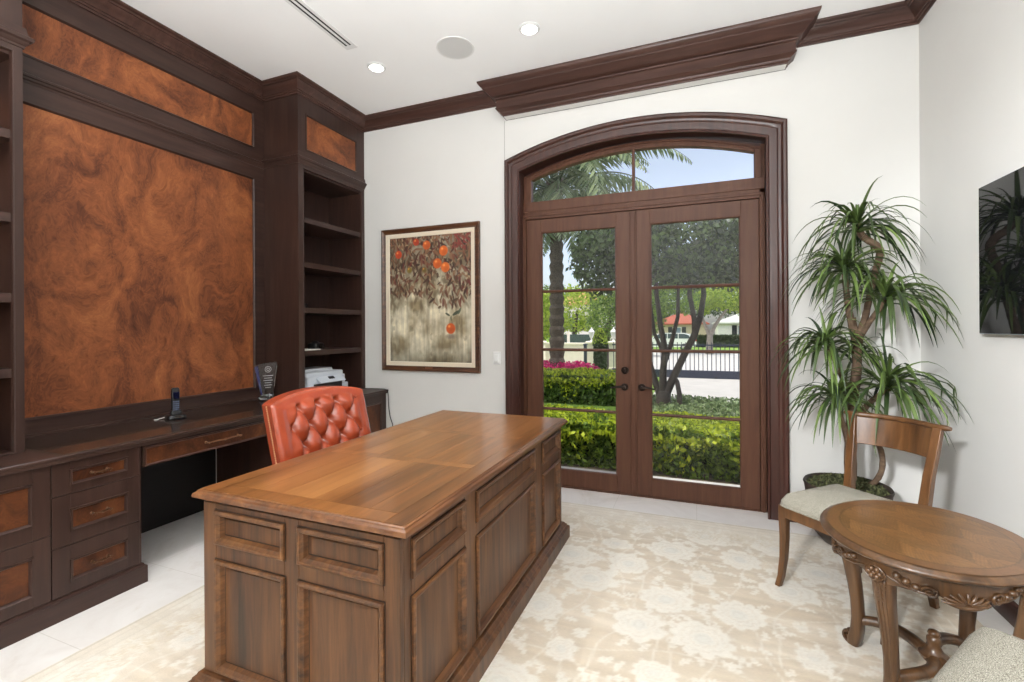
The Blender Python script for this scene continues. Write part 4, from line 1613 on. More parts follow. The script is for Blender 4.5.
def parquet():
    n = 150
    S, T = np.meshgrid(np.linspace(-1, 1, n), np.linspace(-1, 1, n))
    # square to disc mapping keeps a tidy rim
    U = S * np.sqrt(1 - T * T / 2)
    W = T * np.sqrt(1 - S * S / 2)
    a_, b_ = EA - .026, EB - .026
    x, y = U * a_, W * b_
    rr = np.hypot(U, W)
    X = x * math.cos(EROT) - y * math.sin(EROT)
    Y = x * math.sin(EROT) + y * math.cos(EROT)
    g1 = vnoise(n, n, 60, 8, 3, 31)
    # herringbone of long boards laid on the diagonal
    th = .55
    p = (X * math.cos(th) + Y * math.sin(th)) / .17
    q = (-X * math.sin(th) + Y * math.cos(th)) / .052
    ci = np.floor(p)
    fp = p - ci
    zig = np.where(fp < .5, fp, 1 - fp) * 2 * 1.55
    board = np.floor(q + zig)
    fq = (q + zig) - board
    half = (fp >= .5)
    ids = (board * 7 + ci * 13 + half * 5).astype(int)
    tone = ((ids * 2654435761) % 997) / 997.0
    along = np.where(half, X * .6 + Y * .8, X * .9 - Y * .4)
    grain = np.sin(fq * 25 + 6 * np.sin(along * 18 + ids)) * .5 + .5
    k = (.70 + .34 * tone) * (.84 + .28 * grain) * (.80 + .40 * g1)
    c = lin(118, 82, 47) * k[..., None]
    c *= np.array([1.0, 1.0, .94])
    seam = (fq < .05) | (np.abs(fp - .5) < .012) | (fp < .012)
    c[seam] *= .62
    band = rr > .86
    ang = np.arctan2(W, U)
    bt = ((np.floor(ang / (2 * PI) * 16) * 37) % 11) / 11.0
    cb = lin(106, 72, 42)[None, None] * (.80 + .25 * bt + .2 * (np.sin(rr * 160 + 3 * np.sin(ang * 9)) * .5 + .5) * .5)[..., None]
    c[band] = cb[band]
    c[(np.abs(rr - .86) < .008)] *= .55
    V = np.stack([X, Y, np.full_like(X, H0 + .0006)], -1).reshape(-1, 3)
    idx = np.arange(n * n).reshape(n, n)
    Q = np.stack([idx[:-1, :-1], idx[:-1, 1:], idx[1:, 1:], idx[1:, :-1]], -1).reshape(-1, 4)
    return V, Q, np.clip(c, .003, .9).reshape(-1, 3)


MAT['parquet'] = painted('parquet_veneer', .32, .12, 90, .03, (1, 1, 1), .25)
V, Q, Cc = parquet()
np_mesh('parquet', V, Q, 'parquet', tb, cols=Cc, local=True)
LEGA = [math.radians(a_) for a_ in (38, 132, 229, 322)]
# curved apron, deeper at the carvings
ap_o, ap_i = [], []
na = 160
rg = []
for i in range(na):
    t_ = 2 * PI * i / na
    ux, uy = math.cos(t_), math.sin(t_)
    # radius of the inset ellipse in this direction
    c_, s_ = math.cos(t_ - EROT), math.sin(t_ - EROT)
    R_ = 1 / math.sqrt((c_ / (EA - .055)) ** 2 + (s_ / (EB - .055)) ** 2)
    dl_ = min(abs((t_ - a_ + PI) % (2 * PI) - PI) for a_ in LEGA)
    dm_ = min(abs((t_ - a_ + PI) % (2 * PI) - PI) for a_ in (0, PI / 2, PI, 1.5 * PI))
    dep = .062 + .030 * math.exp(-(dm_ / .20) ** 2) + .026 * math.exp(-(dl_ / .16) ** 2) + .006 * math.cos(dm_ * 14)
    zt_, zb_ = H0 - .034, H0 - .034 - dep
    rg.append([(ux * R_, uy * R_, zt_), (ux * (R_ + .004), uy * (R_ + .004), (zt_ + zb_) / 2), (ux * R_, uy * R_, zb_), (ux * (R_ - .02), uy * (R_ - .02), zb_), (ux * (R_ - .02), uy * (R_ - .02), zt_)])
rg.append(rg[0])
b = MB()
b.rings(rg, False, False)
apr = b.build('apron', 'tablewood', tb, local=True, smooth=40)


def on_apron(t_, z, out=0.0):
    c_, s_ = math.cos(t_ - EROT), math.sin(t_ - EROT)
    R_ = 1 / math.sqrt((c_ / (EA - .055)) ** 2 + (s_ / (EB - .055)) ** 2) + out
    return Vector((R_ * math.cos(t_), R_ * math.sin(t_), z))


def spiral(mb, t0, z0, r0, turns, sgn, rad=.004, ph=0):
    pts = []
    for i in range(26):
        k = i / 25
        a_ = ph + sgn * k * turns * 2 * PI
        r_ = r0 * (1 - .85 * k)
        pts.append(on_apron(t0 + r_ * math.cos(a_) / .29, z0 + r_ * math.sin(a_), .006))
    mb.tube(pts, [rad * (1 - .3 * i / 25) for i in range(26)], 6)


def rosette(mb, t0, z0, r_, n=6, o=0.0):
    for i in range(n):
        a_ = 2 * PI * i / n
        c_ = on_apron(t0 + r_ * .62 * math.cos(a_) / .29, z0 + r_ * .62 * math.sin(a_), .005 + o)
        mb.ball(c_, r_ * .40, 8, 6)
    mb.ball(on_apron(t0, z0, .009 + o), r_ * .30, 8, 6)
    pts = [on_apron(t0 + r_ * 1.12 * math.cos(2 * PI * i / 20) / .29, z0 + r_ * 1.12 * math.sin(2 * PI * i / 20), .003 + o) for i in range(21)]
    mb.tube(pts, r_ * .13, 6)


for t0 in (0, PI / 2, PI, 1.5 * PI):
    cv = MB()
    zc_ = H0 - .102
    for i in range(9):                       # scallop shell
        a_ = PI * (.04 + .92 * i / 8)
        p0 = on_apron(t0, zc_ + .004, .004)
        pts = [on_apron(t0 + r_ * math.cos(a_) * 1.35 / .29, zc_ - .012 + r_ * math.sin(a_) * .85, .004 + .008 * math.sin(PI * min(1, r_ / .05))) for r_ in (.008, .02, .034, .046)]
        cv.tube(pts, [.003, .005, .0062, .004], 6)
    pts = [on_apron(t0 + s_ * .060 / .29, zc_ - .004 - .016 * (1 - s_ * s_), .006) for s_ in np.linspace(-1, 1, 15)]
    cv.tube(pts, [.004 + .004 * (1 - s_ * s_) for s_ in np.linspace(-1, 1, 15)], 8)
    for s_ in (-1, 1):
        spiral(cv, t0 + s_ * .085 / .29, zc_ + .010, .021, 1.4, s_, .0062, 0 if s_ > 0 else PI)
        for q_ in range(3):
            rosette_t = t0 + s_ * (.118 + .022 * q_) / .29
            cv.ball(on_apron(rosette_t, zc_ + .018 + .010 * q_, .006), (.014, .014, .012), 8, 6)
        pts = [on_apron(t0 + s_ * (.07 + .13 * k) / .29, zc_ + .0 + .028 * k ** .6 - .012 * math.sin(PI * k), .005) for k in np.linspace(0, 1, 12)]
        cv.tube(pts, [.006 * (1 - .5 * k) for k in np.linspace(0, 1, 12)], 6)
    cv.build('carving', 'tablewood', apr, local=True, smooth=60)
for a_ in LEGA:
    ux, uy = math.cos(a_), math.sin(a_)
    path = [(.285, H0 - .036), (.290, H0 - .075), (.294, H0 - .12), (.286, H0 - .18), (.270, H0 - .26), (.256, H0 - .34), (.247, .20), (.243, .13), (.247, .075), (.256, .035), (.262, .004)]
    rad = [.036, .036, .035, .032, .028, .025, .023, .0235, .025, .027, .023]
    b = MB()
    rr_ = []
    for (r_, z), q in zip(path, rad):
        ring = []
        for i in range(16):
            t_ = 2 * PI * i / 16
            cs, sn = math.cos(t_), math.sin(t_)
            k = q * (1 + .10 * math.cos(4 * t_ + PI))       # softly squared section
            lx, ly = k * cs, k * sn
            ring.append((ux * (r_ + lx) - uy * ly, uy * (r_ + lx) + ux * ly, z))
        rr_.append(ring)
    b.rings(rr_)
    lg = b.build('leg', 'tablewood', tb, local=True, smooth=50)
    c = MB()
    # scroll foot
    for s_ in (-1, 1):
        pts = []
        for i in range(24):
            k = i / 23
            an = -PI / 2 + k * 2.6 * PI
            r_ = .026 * (1 - .8 * k)
            px_, pz_ = .276 + r_ * math.cos(an), .036 + r_ * math.sin(an)
            off = s_ * .012
            pts.append((ux * px_ - uy * off, uy * px_ + ux * off, pz_))
        c.tube(pts, [.008 * (1 - .4 * i / 23) for i in range(24)], 6)
    for i in range(3):                         # raised stringing down the leg
        off = (i - 1) * .012
        pts = [(ux * (r_ + q * .93) - uy * off * (q / .03), uy * (r_ + q * .93) + ux * off * (q / .03), z) for (r_, z), q in zip(path[2:8], rad[2:8])]
        c.tube(pts, [.0042, .004, .0036, .003, .003, .0025], 6)
    c.build('foot_scroll', 'tablewood', lg, local=True, smooth=60)
    c = MB()
    rosette(c, a_, H0 - .070, .022, 6, .036)
    for q in range(5):
        z = H0 - .112 - q * .016
        for s_ in (-1, 1):
            p_ = Vector((ux * (.325 - q * .003) - uy * s_ * (.015 - q * .002), uy * (.325 - q * .003) + ux * s_ * (.015 - q * .002), z))
            c.ball(p_, (.007, .007, .012), 8, 6)
    c.build('carving', 'tablewood', lg, local=True, smooth=60)
b = MB()
for a_ in LEGA:
    ux, uy = math.cos(a_), math.sin(a_)
    pts = []
    for k in np.linspace(0, 1, 12):
        r_ = .243 * (1 - k)
        sw = .045 * math.sin(PI * k)
        z = .120 + .028 * math.sin(PI * k) * (1 - k) + .006 * k
        sg_ = 1 if a_ in (LEGA[0], LEGA[2]) else -1
        pts.append((ux * r_ - uy * sw * sg_ + .03 * k, uy * r_ + ux * sw * sg_ - .004 * k, z))
    b.tube(pts, [.020 + .004 * k for k in np.linspace(0, 1, 12)], 10)
st = b.build('stretcher', 'tablewood', tb, local=True, smooth=60)
MB().lathe([(.034, .115), (.046, .130), (.048, .138), (.036, .146), (.027, .158), (.019, .176), (.023, .190), (.023, .202), (.016, .210), (.020, .218), (.017, .228), (.006, .234)], c=(.03, -.004, 0), n=20).build('finial', 'tablewood', st, local=True, smooth=50)

# ================================================================== TWO SIDE CHAIRS
m, nt, bs = new_mat('tweed')
v = coords(nt, (1, 1, 1))
n1 = N(nt, 'ShaderNodeTexNoise')
n1.inputs['Scale'].default_value = 480
n1.inputs['Detail'].default_value = 3
nt.links.new(v, n1.inputs['Vector'])
r_ = ramp(nt, [(.38, srgb(96, 91, 79)), (.5, srgb(140, 135, 121)), (.62, srgb(180, 175, 162))])
nt.links.new(n1.outputs['Fac'], r_.inputs['Fac'])
nt.links.new(r_.outputs['Color'], bs.inputs['Base Color'])
bs.inputs['Roughness'].default_value = .95
add_bump(nt, bs, n1.outputs['Fac'], .5, .002)
MAT['tweed'] = m


def side_chair(label, loc, rot):
    t = thing('side_chair', label, 'chair', loc, rot, group='matching side chairs at the round table')
    # front legs: slim sabre legs
    for s in (-1, 1):
        b = MB()
        sec = [(.250, .195, .435, .021), (.250, .196, .36, .020), (.250, .194, .26, .0185), (.251, .199, .15, .0165), (.255, .214, .05, .0145), (.259, .232, 0, .0135)]
        b.rings([[(s * x - w_, y - w_, z), (s * x + w_, y - w_, z), (s * x + w_, y + w_, z), (s * x - w_, y + w_, z)] for x, y, z, w_ in sec])
        b.build('front_leg', 'chairwood', t, local=True, smooth=30, bevel=.003)
        b = MB()
        sec = [(.180, -.305, 0, .015, .016), (.177, -.275, .12, .018, .019), (.176, -.242, .26, .020, .022), (.176, -.225, .42, .021, .022), (.178, -.232, .52, .021, .021),
               (.184, -.255, .66, .020, .019), (.192, -.282, .78, .020, .017), (.199, -.300, .88, .020, .015), (.200, -.306, .900, .019, .013)]
        b.rings([[(s * x - wx, y - wy, z), (s * x + wx, y - wy, z), (s * x + wx, y + wy, z), (s * x - wx, y + wy, z)] for x, y, z, wx, wy in sec])
        b.build('back_post', 'chairwood', t, local=True, smooth=30, bevel=.003)
    b = MB()
    b.box(-.23, .23, .196, .216, .375, .440)
    b.box(-.20, .20, -.232, -.212, .375, .440)
    for s in (-1, 1):
        b.rings([[(s * .192, -.21, .375), (s * .212, -.21, .375), (s * .212, -.21, .44), (s * .192, -.21, .44)], [(s * .243, .19, .375), (s * .263, .19, .375), (s * .263, .19, .44), (s * .243, .19, .44)]])
    b.build('seat_frame', 'chairwood', t, local=True, smooth=0, bevel=.002)
    b = MB()
    b.rect_loft(-.252, .252, -.205, .232, [(-.004, .436), (.004, .442), (.006, .452), (.004, .466), (-.006, .480), (-.022, .503), (-.06, .524), (-.12, .542), (-.20, .550)], .035, 6)
    b.build('seat', 'tweed', t, local=True, smooth=60)
    b = MB()
    b.rect_loft(-.252, .252, -.205, .232, [(.002, .436), (.009, .439), (.009, .447), (.003, .450)], .035, 6)
    b.build('welt', 'tweed', t, local=True, smooth=60)
    # curved top rail
    rr_ = []
    for x in np.linspace(-.185, .185, 21):
        k = x / .185
        y = -.293 - .055 * (1 - k * k)
        rr_.append([(x, y + .018, .742), (x, y - .006, .738), (x, y - .032, .888), (x, y - .008, .897)])
    b = MB()
    b.rings(rr_)
    b.build('back_rail', 'chairwood', t, local=True, smooth=40, bevel=.003)
    pts = []
    for x in np.linspace(-.250, .250, 25):
        k = min(1, abs(x) / .185)
        pts.append((x, -.306 - .050 * (1 - k * k) + (.0 if abs(x) < .2 else -.0), .902))
    b = MB()
    b.tube(pts, [.009] + [.0145] * 23 + [.009], 12)
    b.build('crest', 'chairwood', t, local=True, smooth=60)
    return t


side_chair('wooden side chair with grey tweed seat in front of the potted plant', (.757, 2.852, RT), math.radians(133.5))
side_chair('wooden side chair at the lower right corner, only its pale tweed seat showing', (.836, 1.512, RT), math.radians(54.5))

# ================================================================== POTTED DRACAENA
PCX, PCY = .905, 3.60
pot = thing('potted_plant', 'tall dracaena with spiky leaf heads in a dark bowl in the corner', 'plant', (PCX, PCY, RT))
MAT['pot'] = plain('dark_bronze_bowl', srgb(52, 38, 30), .5, .1, .2, 14, .1)
MB().lathe([(.115, RT), (.135, .017), (.180, .07), (.215, .15), (.230, .25), (.230, .33), (.236, .37), (.242, .385), (.236, .397), (.224, .390), (.216, .35), (.05, .34)], (PCX, PCY, .0), 40).build('pot', 'pot', pot, smooth=50)


def leaf_cards(centers, size, normals=None, flat=.0, seed=0, asp=.55, up=0.0):
    """one four-cornered leaf per centre, randomly turned; returns verts, quads"""
    r = np.random.default_rng(seed)
    n = len(centers)
    d = r.normal(size=(n, 3))
    d[:, 2] += up
    d /= np.linalg.norm(d, axis=1)[:, None]
    e = r.normal(size=(n, 3))
    e -= (e * d).sum(1)[:, None] * d
    e /= np.linalg.norm(e, axis=1)[:, None]
    nn = np.cross(d, e)
    s = size * r.uniform(.6, 1.25, n)[:, None]
    c = np.asarray(centers)
    V = np.stack([c - d * s * .5, c + e * s * asp * .5 - nn * s * .08, c + d * s * .5, c - e * s * asp * .5 - nn * s * .08], 1).reshape(-1, 3)
    Q = np.arange(n * 4).reshape(n, 4)
    return V, Q


r = np.random.default_rng(3)
th_, rr_ = r.uniform(0, 2 * PI, 1500), .215 * np.sqrt(r.uniform(0, 1, 1500))
C_ = np.stack([PCX + rr_ * np.cos(th_), PCY + rr_ * np.sin(th_), .362 + .06 * (1 - (rr_ / .215) ** 2) + .02 * r.random(1500)], 1)
V, Q = leaf_cards(C_, .035, seed=4, asp=.3)
mo = np_mesh('moss', V, Q, 'moss', pot)
MAT['trunk'] = wood('dracaena_bark', srgb(66, 50, 38), srgb(98, 78, 60), srgb(126, 104, 82), 'X', 40, .85, 0, .5)
TR = [  # (points, radii)
    ([(.93, 3.60, .34), (.925, 3.60, .60), (.935, 3.60, .85), (.950, 3.59, 1.05), (.962, 3.59, 1.18), (.955, 3.59, 1.34), (.935, 3.60, 1.47)], [.050, .044, .040, .038, .036, .034, .026]),
    ([(.955, 3.59, 1.20), (.975, 3.58, 1.36), (1.000, 3.57, 1.47), (1.015, 3.565, 1.56), (1.035, 3.57, 1.66), (1.058, 3.58, 1.76), (1.080, 3.59, 1.84), (1.086, 3.59, 1.89), (1.06, 3.59, 1.935), (1.01, 3.59, 1.975), (.985, 3.59, 2.01), (.975, 3.59, 2.07)],
     [.030, .030, .026, .024, .024, .026, .028, .030, .029, .028, .026, .022]),
    ([(.945, 3.60, 1.38), (.925, 3.61, 1.52), (.910, 3.61, 1.66), (.902, 3.61, 1.78)], [.030, .026, .024, .020]),
    ([(.955, 3.59, 1.30), (1.005, 3.55, 1.42), (1.05, 3.50, 1.52), (1.075, 3.47, 1.58)], [.024, .022, .020, .018]),
    ([(.935, 3.60, .90), (.89, 3.58, 1.05), (.83, 3.55, 1.20), (.785, 3.53, 1.29)], [.026, .022, .019, .017]),
    ([(.95, 3.60, .80), (1.0, 3.54, .92), (1.05, 3.48, 1.00), (1.075, 3.45, 1.05)], [.026, .022, .020, .018]),
    ([(.92, 3.60, .62), (.88, 3.56, .78), (.85, 3.53, .88), (.835, 3.51, .95)], [.024, .020, .018, .016]),
    ([(.98, 3.62, .38), (1.04, 3.58, .42), (1.08, 3.56, .52), (1.075, 3.56, .64), (1.03, 3.58, .74), (.98, 3.60, .84), (.96, 3.60, .95)], [.022, .022, .022, .021, .020, .020, .020]),
]
for pts, rad in TR:
    # smooth the hand placed polyline
    P = [Vector(p) for p in pts]
    fine, fr2 = [], []
    for i in range(len(P) - 1):
        p0, p1, p2, p3 = P[max(i - 1, 0)], P[i], P[i + 1], P[min(i + 2, len(P) - 1)]
        for k in range(4):
            t_ = k / 4
            q = .5 * ((2 * p1) + (-p0 + p2) * t_ + (2 * p0 - 5 * p1 + 4 * p2 - p3) * t_ ** 2 + (-p0 + 3 * p1 - 3 * p2 + p3) * t_ ** 3)
            fine.append(q)
            fr2.append(.76 * (rad[i] * (1 - t_) + rad[i + 1] * t_) * (1 + .06 * math.sin(i * 9 + k * 2.4)))
    fine.append(P[-1])
    fr2.append(rad[-1])
    MB().tube(fine, fr2, 10).build('trunk', 'trunk', pot, smooth=60)
MAT['dleaf'] = leafmat('dracaena_leaf', srgb(28, 46, 26), srgb(108, 130, 66), .15, .38)


def rosette_head(c, n, L, seed, tilt=(0, 0), spread=1.0):
    r = np.random.default_rng(seed)
    V, F = [], []
    for i in range(n):
        az = 2 * PI * (i * .618) + r.normal(0, .2)
        k = (i + .5) / n
        el = math.radians(72 - 78 * k ** .8 * spread) + r.normal(0, .10)
        le = L * r.uniform(.80, 1.15) * (.58 + .42 * min(1, k * 2))
        wd = r.uniform(.0085, .0130)
        d = Vector((math.cos(el) * math.cos(az), math.cos(el) * math.sin(az), math.sin(el)))
        d += Vector((tilt[0], tilt[1], 0)) * .5
        d.normalize()
        p = Vector(c) + d * .012 + Vector((0, 0, r.uniform(-.05, .03)))
        m_ = 9
        side = Vector((-math.sin(az), math.cos(az), 0))
        tw = r.normal(0, .25)
        rows = []
        g = r.uniform(3.4, 5.8) / m_
        for j in range(m_ + 1):
            t_ = j / m_
            w_ = wd * min(1, .55 + 2.0 * t_) * (1 - t_ ** 2.4) + .0006
            nrm = d.cross(side).normalized()
            s2 = (side * math.cos(tw) + nrm * math.sin(tw))
            lift = nrm * (w_ * .35)
            rows.append((p - s2 * w_ - lift * 0, p + nrm * (-w_ * .4), p + s2 * w_))
            p = p + d * (le / m_)
            # keep the leaf clear of the two walls
            if p.x > XR - .015:
                p.x = XR - .015
            if p.y > YB - .015:
                p.y = YB - .015
            d = (d + Vector((0, 0, -g * (.35 + 1.0 * t_) * max(.38, math.hypot(d.x, d.y)))))
            d.normalize()
        b = len(V)
        for rw in rows:
            V += [tuple(q) for q in rw]
        for j in range(m_):
            a_ = b + j * 3
            F += [(a_, a_ + 1, a_ + 4, a_ + 3), (a_ + 1, a_ + 2, a_ + 5, a_ + 4)]
    return V, F


HEADS = [((.965, 3.58, 2.06), 82, .45, 1, (0, -.1)), ((.895, 3.58, 1.80), 72, .44, 2, (-.45, -.2)), ((1.075, 3.46, 1.60), 74, .46, 3, (.25, -.35)),
         ((.775, 3.51, 1.31), 68, .40, 4, (-.25, -.2)), ((1.075, 3.44, 1.07), 78, .48, 5, (.35, -.3)), ((.825, 3.49, .97), 64, .41, 6, (-.3, -.2)),
         ((1.0, 3.66, 1.72), 20, .36, 7, (.3, .1)), ((.98, 3.65, 1.25), 18, .34, 8, (.2, .0))]
for c_, n_, L_, sd, tl in HEADS:
    V, F = rosette_head(c_, n_, L_, sd, tl)
    np_mesh('leaf_head', V, F, 'dleaf', pot, smooth=60)

# ================================================================== THE GARDEN AND THE STREET
GZ = -.10
MAT['soil'] = plain('planting_soil', srgb(96, 84, 66), .95, var=.3, scale=20)
MAT['lawn'] = plain('lawn_grass', srgb(118, 150, 56), .95, var=.25, scale=30)
MAT['drive'] = plain('pale_driveway', srgb(190, 186, 180), .85, var=.08, scale=3)
MAT['asphalt'] = plain('pale_street', srgb(186, 183, 180), .9, var=.05, scale=2)
structure(MB().box(-9, 4.5, 4.16, 7.4, GZ - .2, GZ).build('ground', 'soil', smooth=0))
structure(MB().box(-9, -.9, 7.4, 16.4, GZ - .2, GZ - .002).build('lawn', 'lawn', smooth=0))
structure(MB().box(-.9, 9, 7.4, 15.4, GZ - .2, GZ - .001).build('driveway', 'drive', smooth=0))
g = MB()
g.rings([[(-40, 15.4, -.12), (60, 15.4, -.12)], [(-40, 22, -.62), (60, 22, -.62)], [(-40, 40, -.66), (60, 40, -.66)]], False, False, closed=False)
structure(g.build('street', 'asphalt', smooth=0))
g = MB()
g.rings([[(-60, 40, -.66), (70, 40, -.66)], [(-60, 54, -.60), (70, 54, -.60)], [(-90, 110, -.6), (110, 110, -.6)]], False, False, closed=False)
structure(g.build('lawn', 'lawn', smooth=0))
structure(MB().box(-3.5, 3.5, 4.16, 4.72, GZ - .1, -.03).build('path', 'asphalt', smooth=0))

LM = {
    'lime': leafmat('lime_hedge_leaf', srgb(84, 112, 26), srgb(214, 226, 62), .5),
    'hedge': leafmat('hedge_leaf', srgb(56, 84, 34), srgb(150, 180, 66), .4),
    'hedgedark': leafmat('shaded_hedge_leaf', srgb(44, 66, 32), srgb(112, 142, 58), .3),
    'cover': leafmat('ground_cover_leaf', srgb(56, 80, 46), srgb(146, 168, 112), .3),
    'deep': leafmat('deep_green_leaf', srgb(34, 52, 32), srgb(96, 120, 66), .35),
    'mid': leafmat('mid_green_leaf', srgb(60, 92, 36), srgb(142, 172, 70), .4),
    'bright': leafmat('bright_green_leaf', srgb(104, 140, 30), srgb(200, 216, 84), .45),
    'pink': leafmat('magenta_bract', srgb(150, 18, 84), srgb(226, 44, 130), .35),
    'palm': leafmat('palm_leaflet', srgb(62, 84, 54), srgb(142, 158, 112), .3),
    'topi': leafmat('clipped_cypress', srgb(26, 42, 24), srgb(74, 96, 46), .25),
}
MAT.update({'leaf_' + k: m_ for k, m_ in LM.items()})
MAT['core'] = plain('inner_twigs', srgb(30, 36, 22), .95)
MAT['bark'] = plain('grey_bark', srgb(62, 55, 50), .9, var=.3, scale=14, bump=.4)
MAT['palmbark'] = plain('palm_bark', srgb(84, 74, 64), .95, var=.45, scale=30, bump=.8)
MAT['palebark'] = plain('pale_bark', srgb(140, 132, 122), .9, var=.2, scale=10)


def one(o, label, cat, group=None, kind=None):
    o['label'] = label
    o['category'] = cat
    if group:
        o['group'] = group
    if kind:
        o['kind'] = kind
    return o


def hedge(name, label, x0, x1, y0, y1, zt, n, size, leaf, seed, lump=.05, core=True, cat='hedge', tips=None):
    r = np.random.default_rng(seed)
    t = thing(name, label, cat, ((x0 + x1) / 2, (y0 + y1) / 2, GZ))
    f = r.random(n)
    x = r.uniform(x0, x1, n)
    y = r.uniform(y0, y1, n)
    z = r.uniform(GZ, zt, n)
    front = f < .45
    topm = (f >= .45) & (f < .88)
    y[front] = y0 + np.abs(r.normal(0, .05, front.sum()))
    z[topm] = zt - np.abs(r.normal(0, .05, topm.sum()))
    sd = f >= .94
    x[sd] = np.where(r.random(sd.sum()) < .5, x0, x1) + r.normal(0, .03, sd.sum())
    wv = lump * (np.sin(x * 7.3 + seed) + np.sin(x * 15.1 + y * 9 + 2 * seed) * .7)
    z = np.where(z > GZ + .1, z + wv * (z - GZ) / (zt - GZ), z)
    y = y + lump * .6 * np.sin(x * 11 + z * 13)
    V, Q = leaf_cards(np.stack([x, y, z], 1), size, seed=seed + 1, up=.4)
    np_mesh('foliage', V, Q, leaf, t)
    if tips:
        k = int(n * .55)
        u = r.random(k)
        tx = r.uniform(x0, x1, k)
        ty = np.where(u < .75, r.uniform(y0 - .02, y1, k), y0 - .02 + r.normal(0, .03, k))
        patch = np.sin(tx * 5.1 + seed) + np.sin(tx * 11.7 + 1.3 * seed) * .8
        tz = np.where(u < .75, zt + .02 + .03 * patch * r.random(k), zt - .04 - np.abs(r.normal(0, .10, k)) * (1 + .5 * patch))
        V, Q = leaf_cards(np.stack([tx, ty, np.maximum(tz, GZ + .05)], 1), size, seed=seed + 7, up=.7)
        np_mesh('new_growth', V, Q, tips, t)
    if core:
        c = MB()
        c.rect_loft(x0 + .08, x1 - .08, y0 + .12, y1 - .08, [(-.06, GZ), (0, GZ + .12), (.0, zt - .16), (-.06, zt - .10)], .06)
        c.build('twigs', 'core', t, smooth=40)
    return t


hedge('hedge', 'low lime green hedge right outside the glass doors', -2.5, 1.9, 5.0, 5.95, .35, 15000, .07, 'leaf_hedge', 41, .035, tips='leaf_lime')
hedge('hedge', 'second clipped green hedge below the pink flowers', -4.4, -1.05, 9.0, 10.3, .46, 9000, .085, 'leaf_hedgedark', 51, .02, tips='leaf_lime')
r = np.random.default_rng(61)
n = 7000
x, y = r.uniform(-1.0, 2.2, n), r.uniform(7.5, 10.1, n)
y = np.where(y > 10.2 - (x + 1.2) * .12, y - .8, y)
V, Q = leaf_cards(np.stack([x, y, GZ + .02 + .13 * r.random(n)], 1), .085, seed=62, up=.6)
one(np_mesh('ground_cover', V, Q, 'leaf_cover'), 'low ivy like ground cover around the foot of the multi trunk tree', 'ground cover', kind='stuff')

bg_ = thing('bougainvillea', 'mound of magenta flowers at the foot of the palm', 'flowers', (-2.9, 10.9, GZ))
r = np.random.default_rng(71)
n = 5000
u = r.normal(size=(n, 3))
u /= np.linalg.norm(u, axis=1)[:, None]
u[:, 2] = np.abs(u[:, 2])
ctr = np.where(r.random(n)[:, None] < .5, np.array([[-3.35, 10.9, GZ]]), np.array([[-2.62, 10.85, GZ]]))
C_ = ctr + u * np.array([.85, .42, .70]) * r.uniform(.85, 1.04, n)[:, None]
V, Q = leaf_cards(C_, .075, seed=72, up=.5, asp=.8)
np_mesh('flower_mound', V, Q, 'leaf_pink', bg_)
n = 900
C_ = ctr[:n] + u[:n] * np.array([.83, .40, .62]) * r.uniform(.8, 1.0, n)[:, None]
V, Q = leaf_cards(C_, .07, seed=73)
np_mesh('foliage', V, Q, 'leaf_hedge', bg_)


def tree(name, label, trunks, blobs, leaf, n, size, seed, bark='bark', group=None, loc=None):
    """trunks = [(points, radii)], blobs = [(centre, radii)]"""
    p0 = trunks[0][0][0] if trunks else blobs[0][0]
    t = thing(name, label, 'tree', loc or p0, group=group)
    for pts, rad in trunks:
        MB().tube(pts, rad, 10).build('trunk', bark, t, smooth=60)
    r = np.random.default_rng(seed)
    tot = sum(b[1][0] * b[1][1] + b[1][0] * b[1][2] for b in blobs)
    Cs = []
    for c_, q in blobs:
        k = int(n * (q[0] * q[1] + q[0] * q[2]) / tot)
        u = r.normal(size=(k, 3))
        u /= np.linalg.norm(u, axis=1)[:, None]
        # clumped shell
        f = 1 + .16 * np.sin(u[:, 0] * 7 + seed) * np.sin(u[:, 1] * 6 + u[:, 2] * 8)
        rad = (r.uniform(.25, 1.0, k) ** .45)[:, None] * f[:, None]
        Cs.append(np.array(c_) + u * np.array(q) * rad)
    V, Q = leaf_cards(np.concatenate(Cs), size, seed=seed + 1, up=.3, asp=.6)
    np_mesh('crown', V, Q, leaf, t)
    return t


# multi trunk tree in front of the gate
B = (-.57, 9.0, GZ - .02)
TT = [([B, (-.56, 9.0, .06), (-.55, 9.0, .24)], [.17, .135, .115]),
      ([(-.60, 9.0, .12), (-.72, 9.02, .45), (-.82, 9.05, .80), (-.84, 9.05, 1.05), (-.96, 9.1, 1.5), (-1.0, 9.1, 2.6)], [.07, .06, .052, .046, .038, .028]),
      ([(-.57, 9.0, .20), (-.56, 8.98, .60), (-.52, 8.95, 1.00), (-.60, 8.95, 1.45), (-.66, 8.9, 2.0), (-.68, 8.9, 2.7)], [.08, .062, .056, .048, .04, .026]),
      ([(-.53, 9.0, .16), (-.38, 9.02, .50), (-.20, 9.05, .90), (-.03, 9.05, 1.25), (.08, 9.1, 1.60), (.14, 9.1, 2.0), (.10, 9.1, 2.7)], [.085, .068, .062, .060, .054, .046, .03]),
      ([(-.02, 9.05, 1.25), (-.02, 9.0, 1.55), (-.10, 9.0, 2.0), (-.06, 9.0, 2.6)], [.05, .046, .042, .028]),
      ([(-.55, 9.0, .70), (-.42, 8.97, 1.10), (-.30, 8.95, 1.6), (-.28, 8.95, 2.4)], [.045, .04, .034, .024]),
      ([(-.56, 8.98, .95), (-.72, 9.1, 1.3), (-.80, 9.1, 2.0)], [.036, .032, .024]),
      ([(-.27, 8.97, GZ), (-.28, 8.97, .2), (-.32, 9.0, .42), (-.38, 9.0, .52)], [.05, .044, .042, .036])]
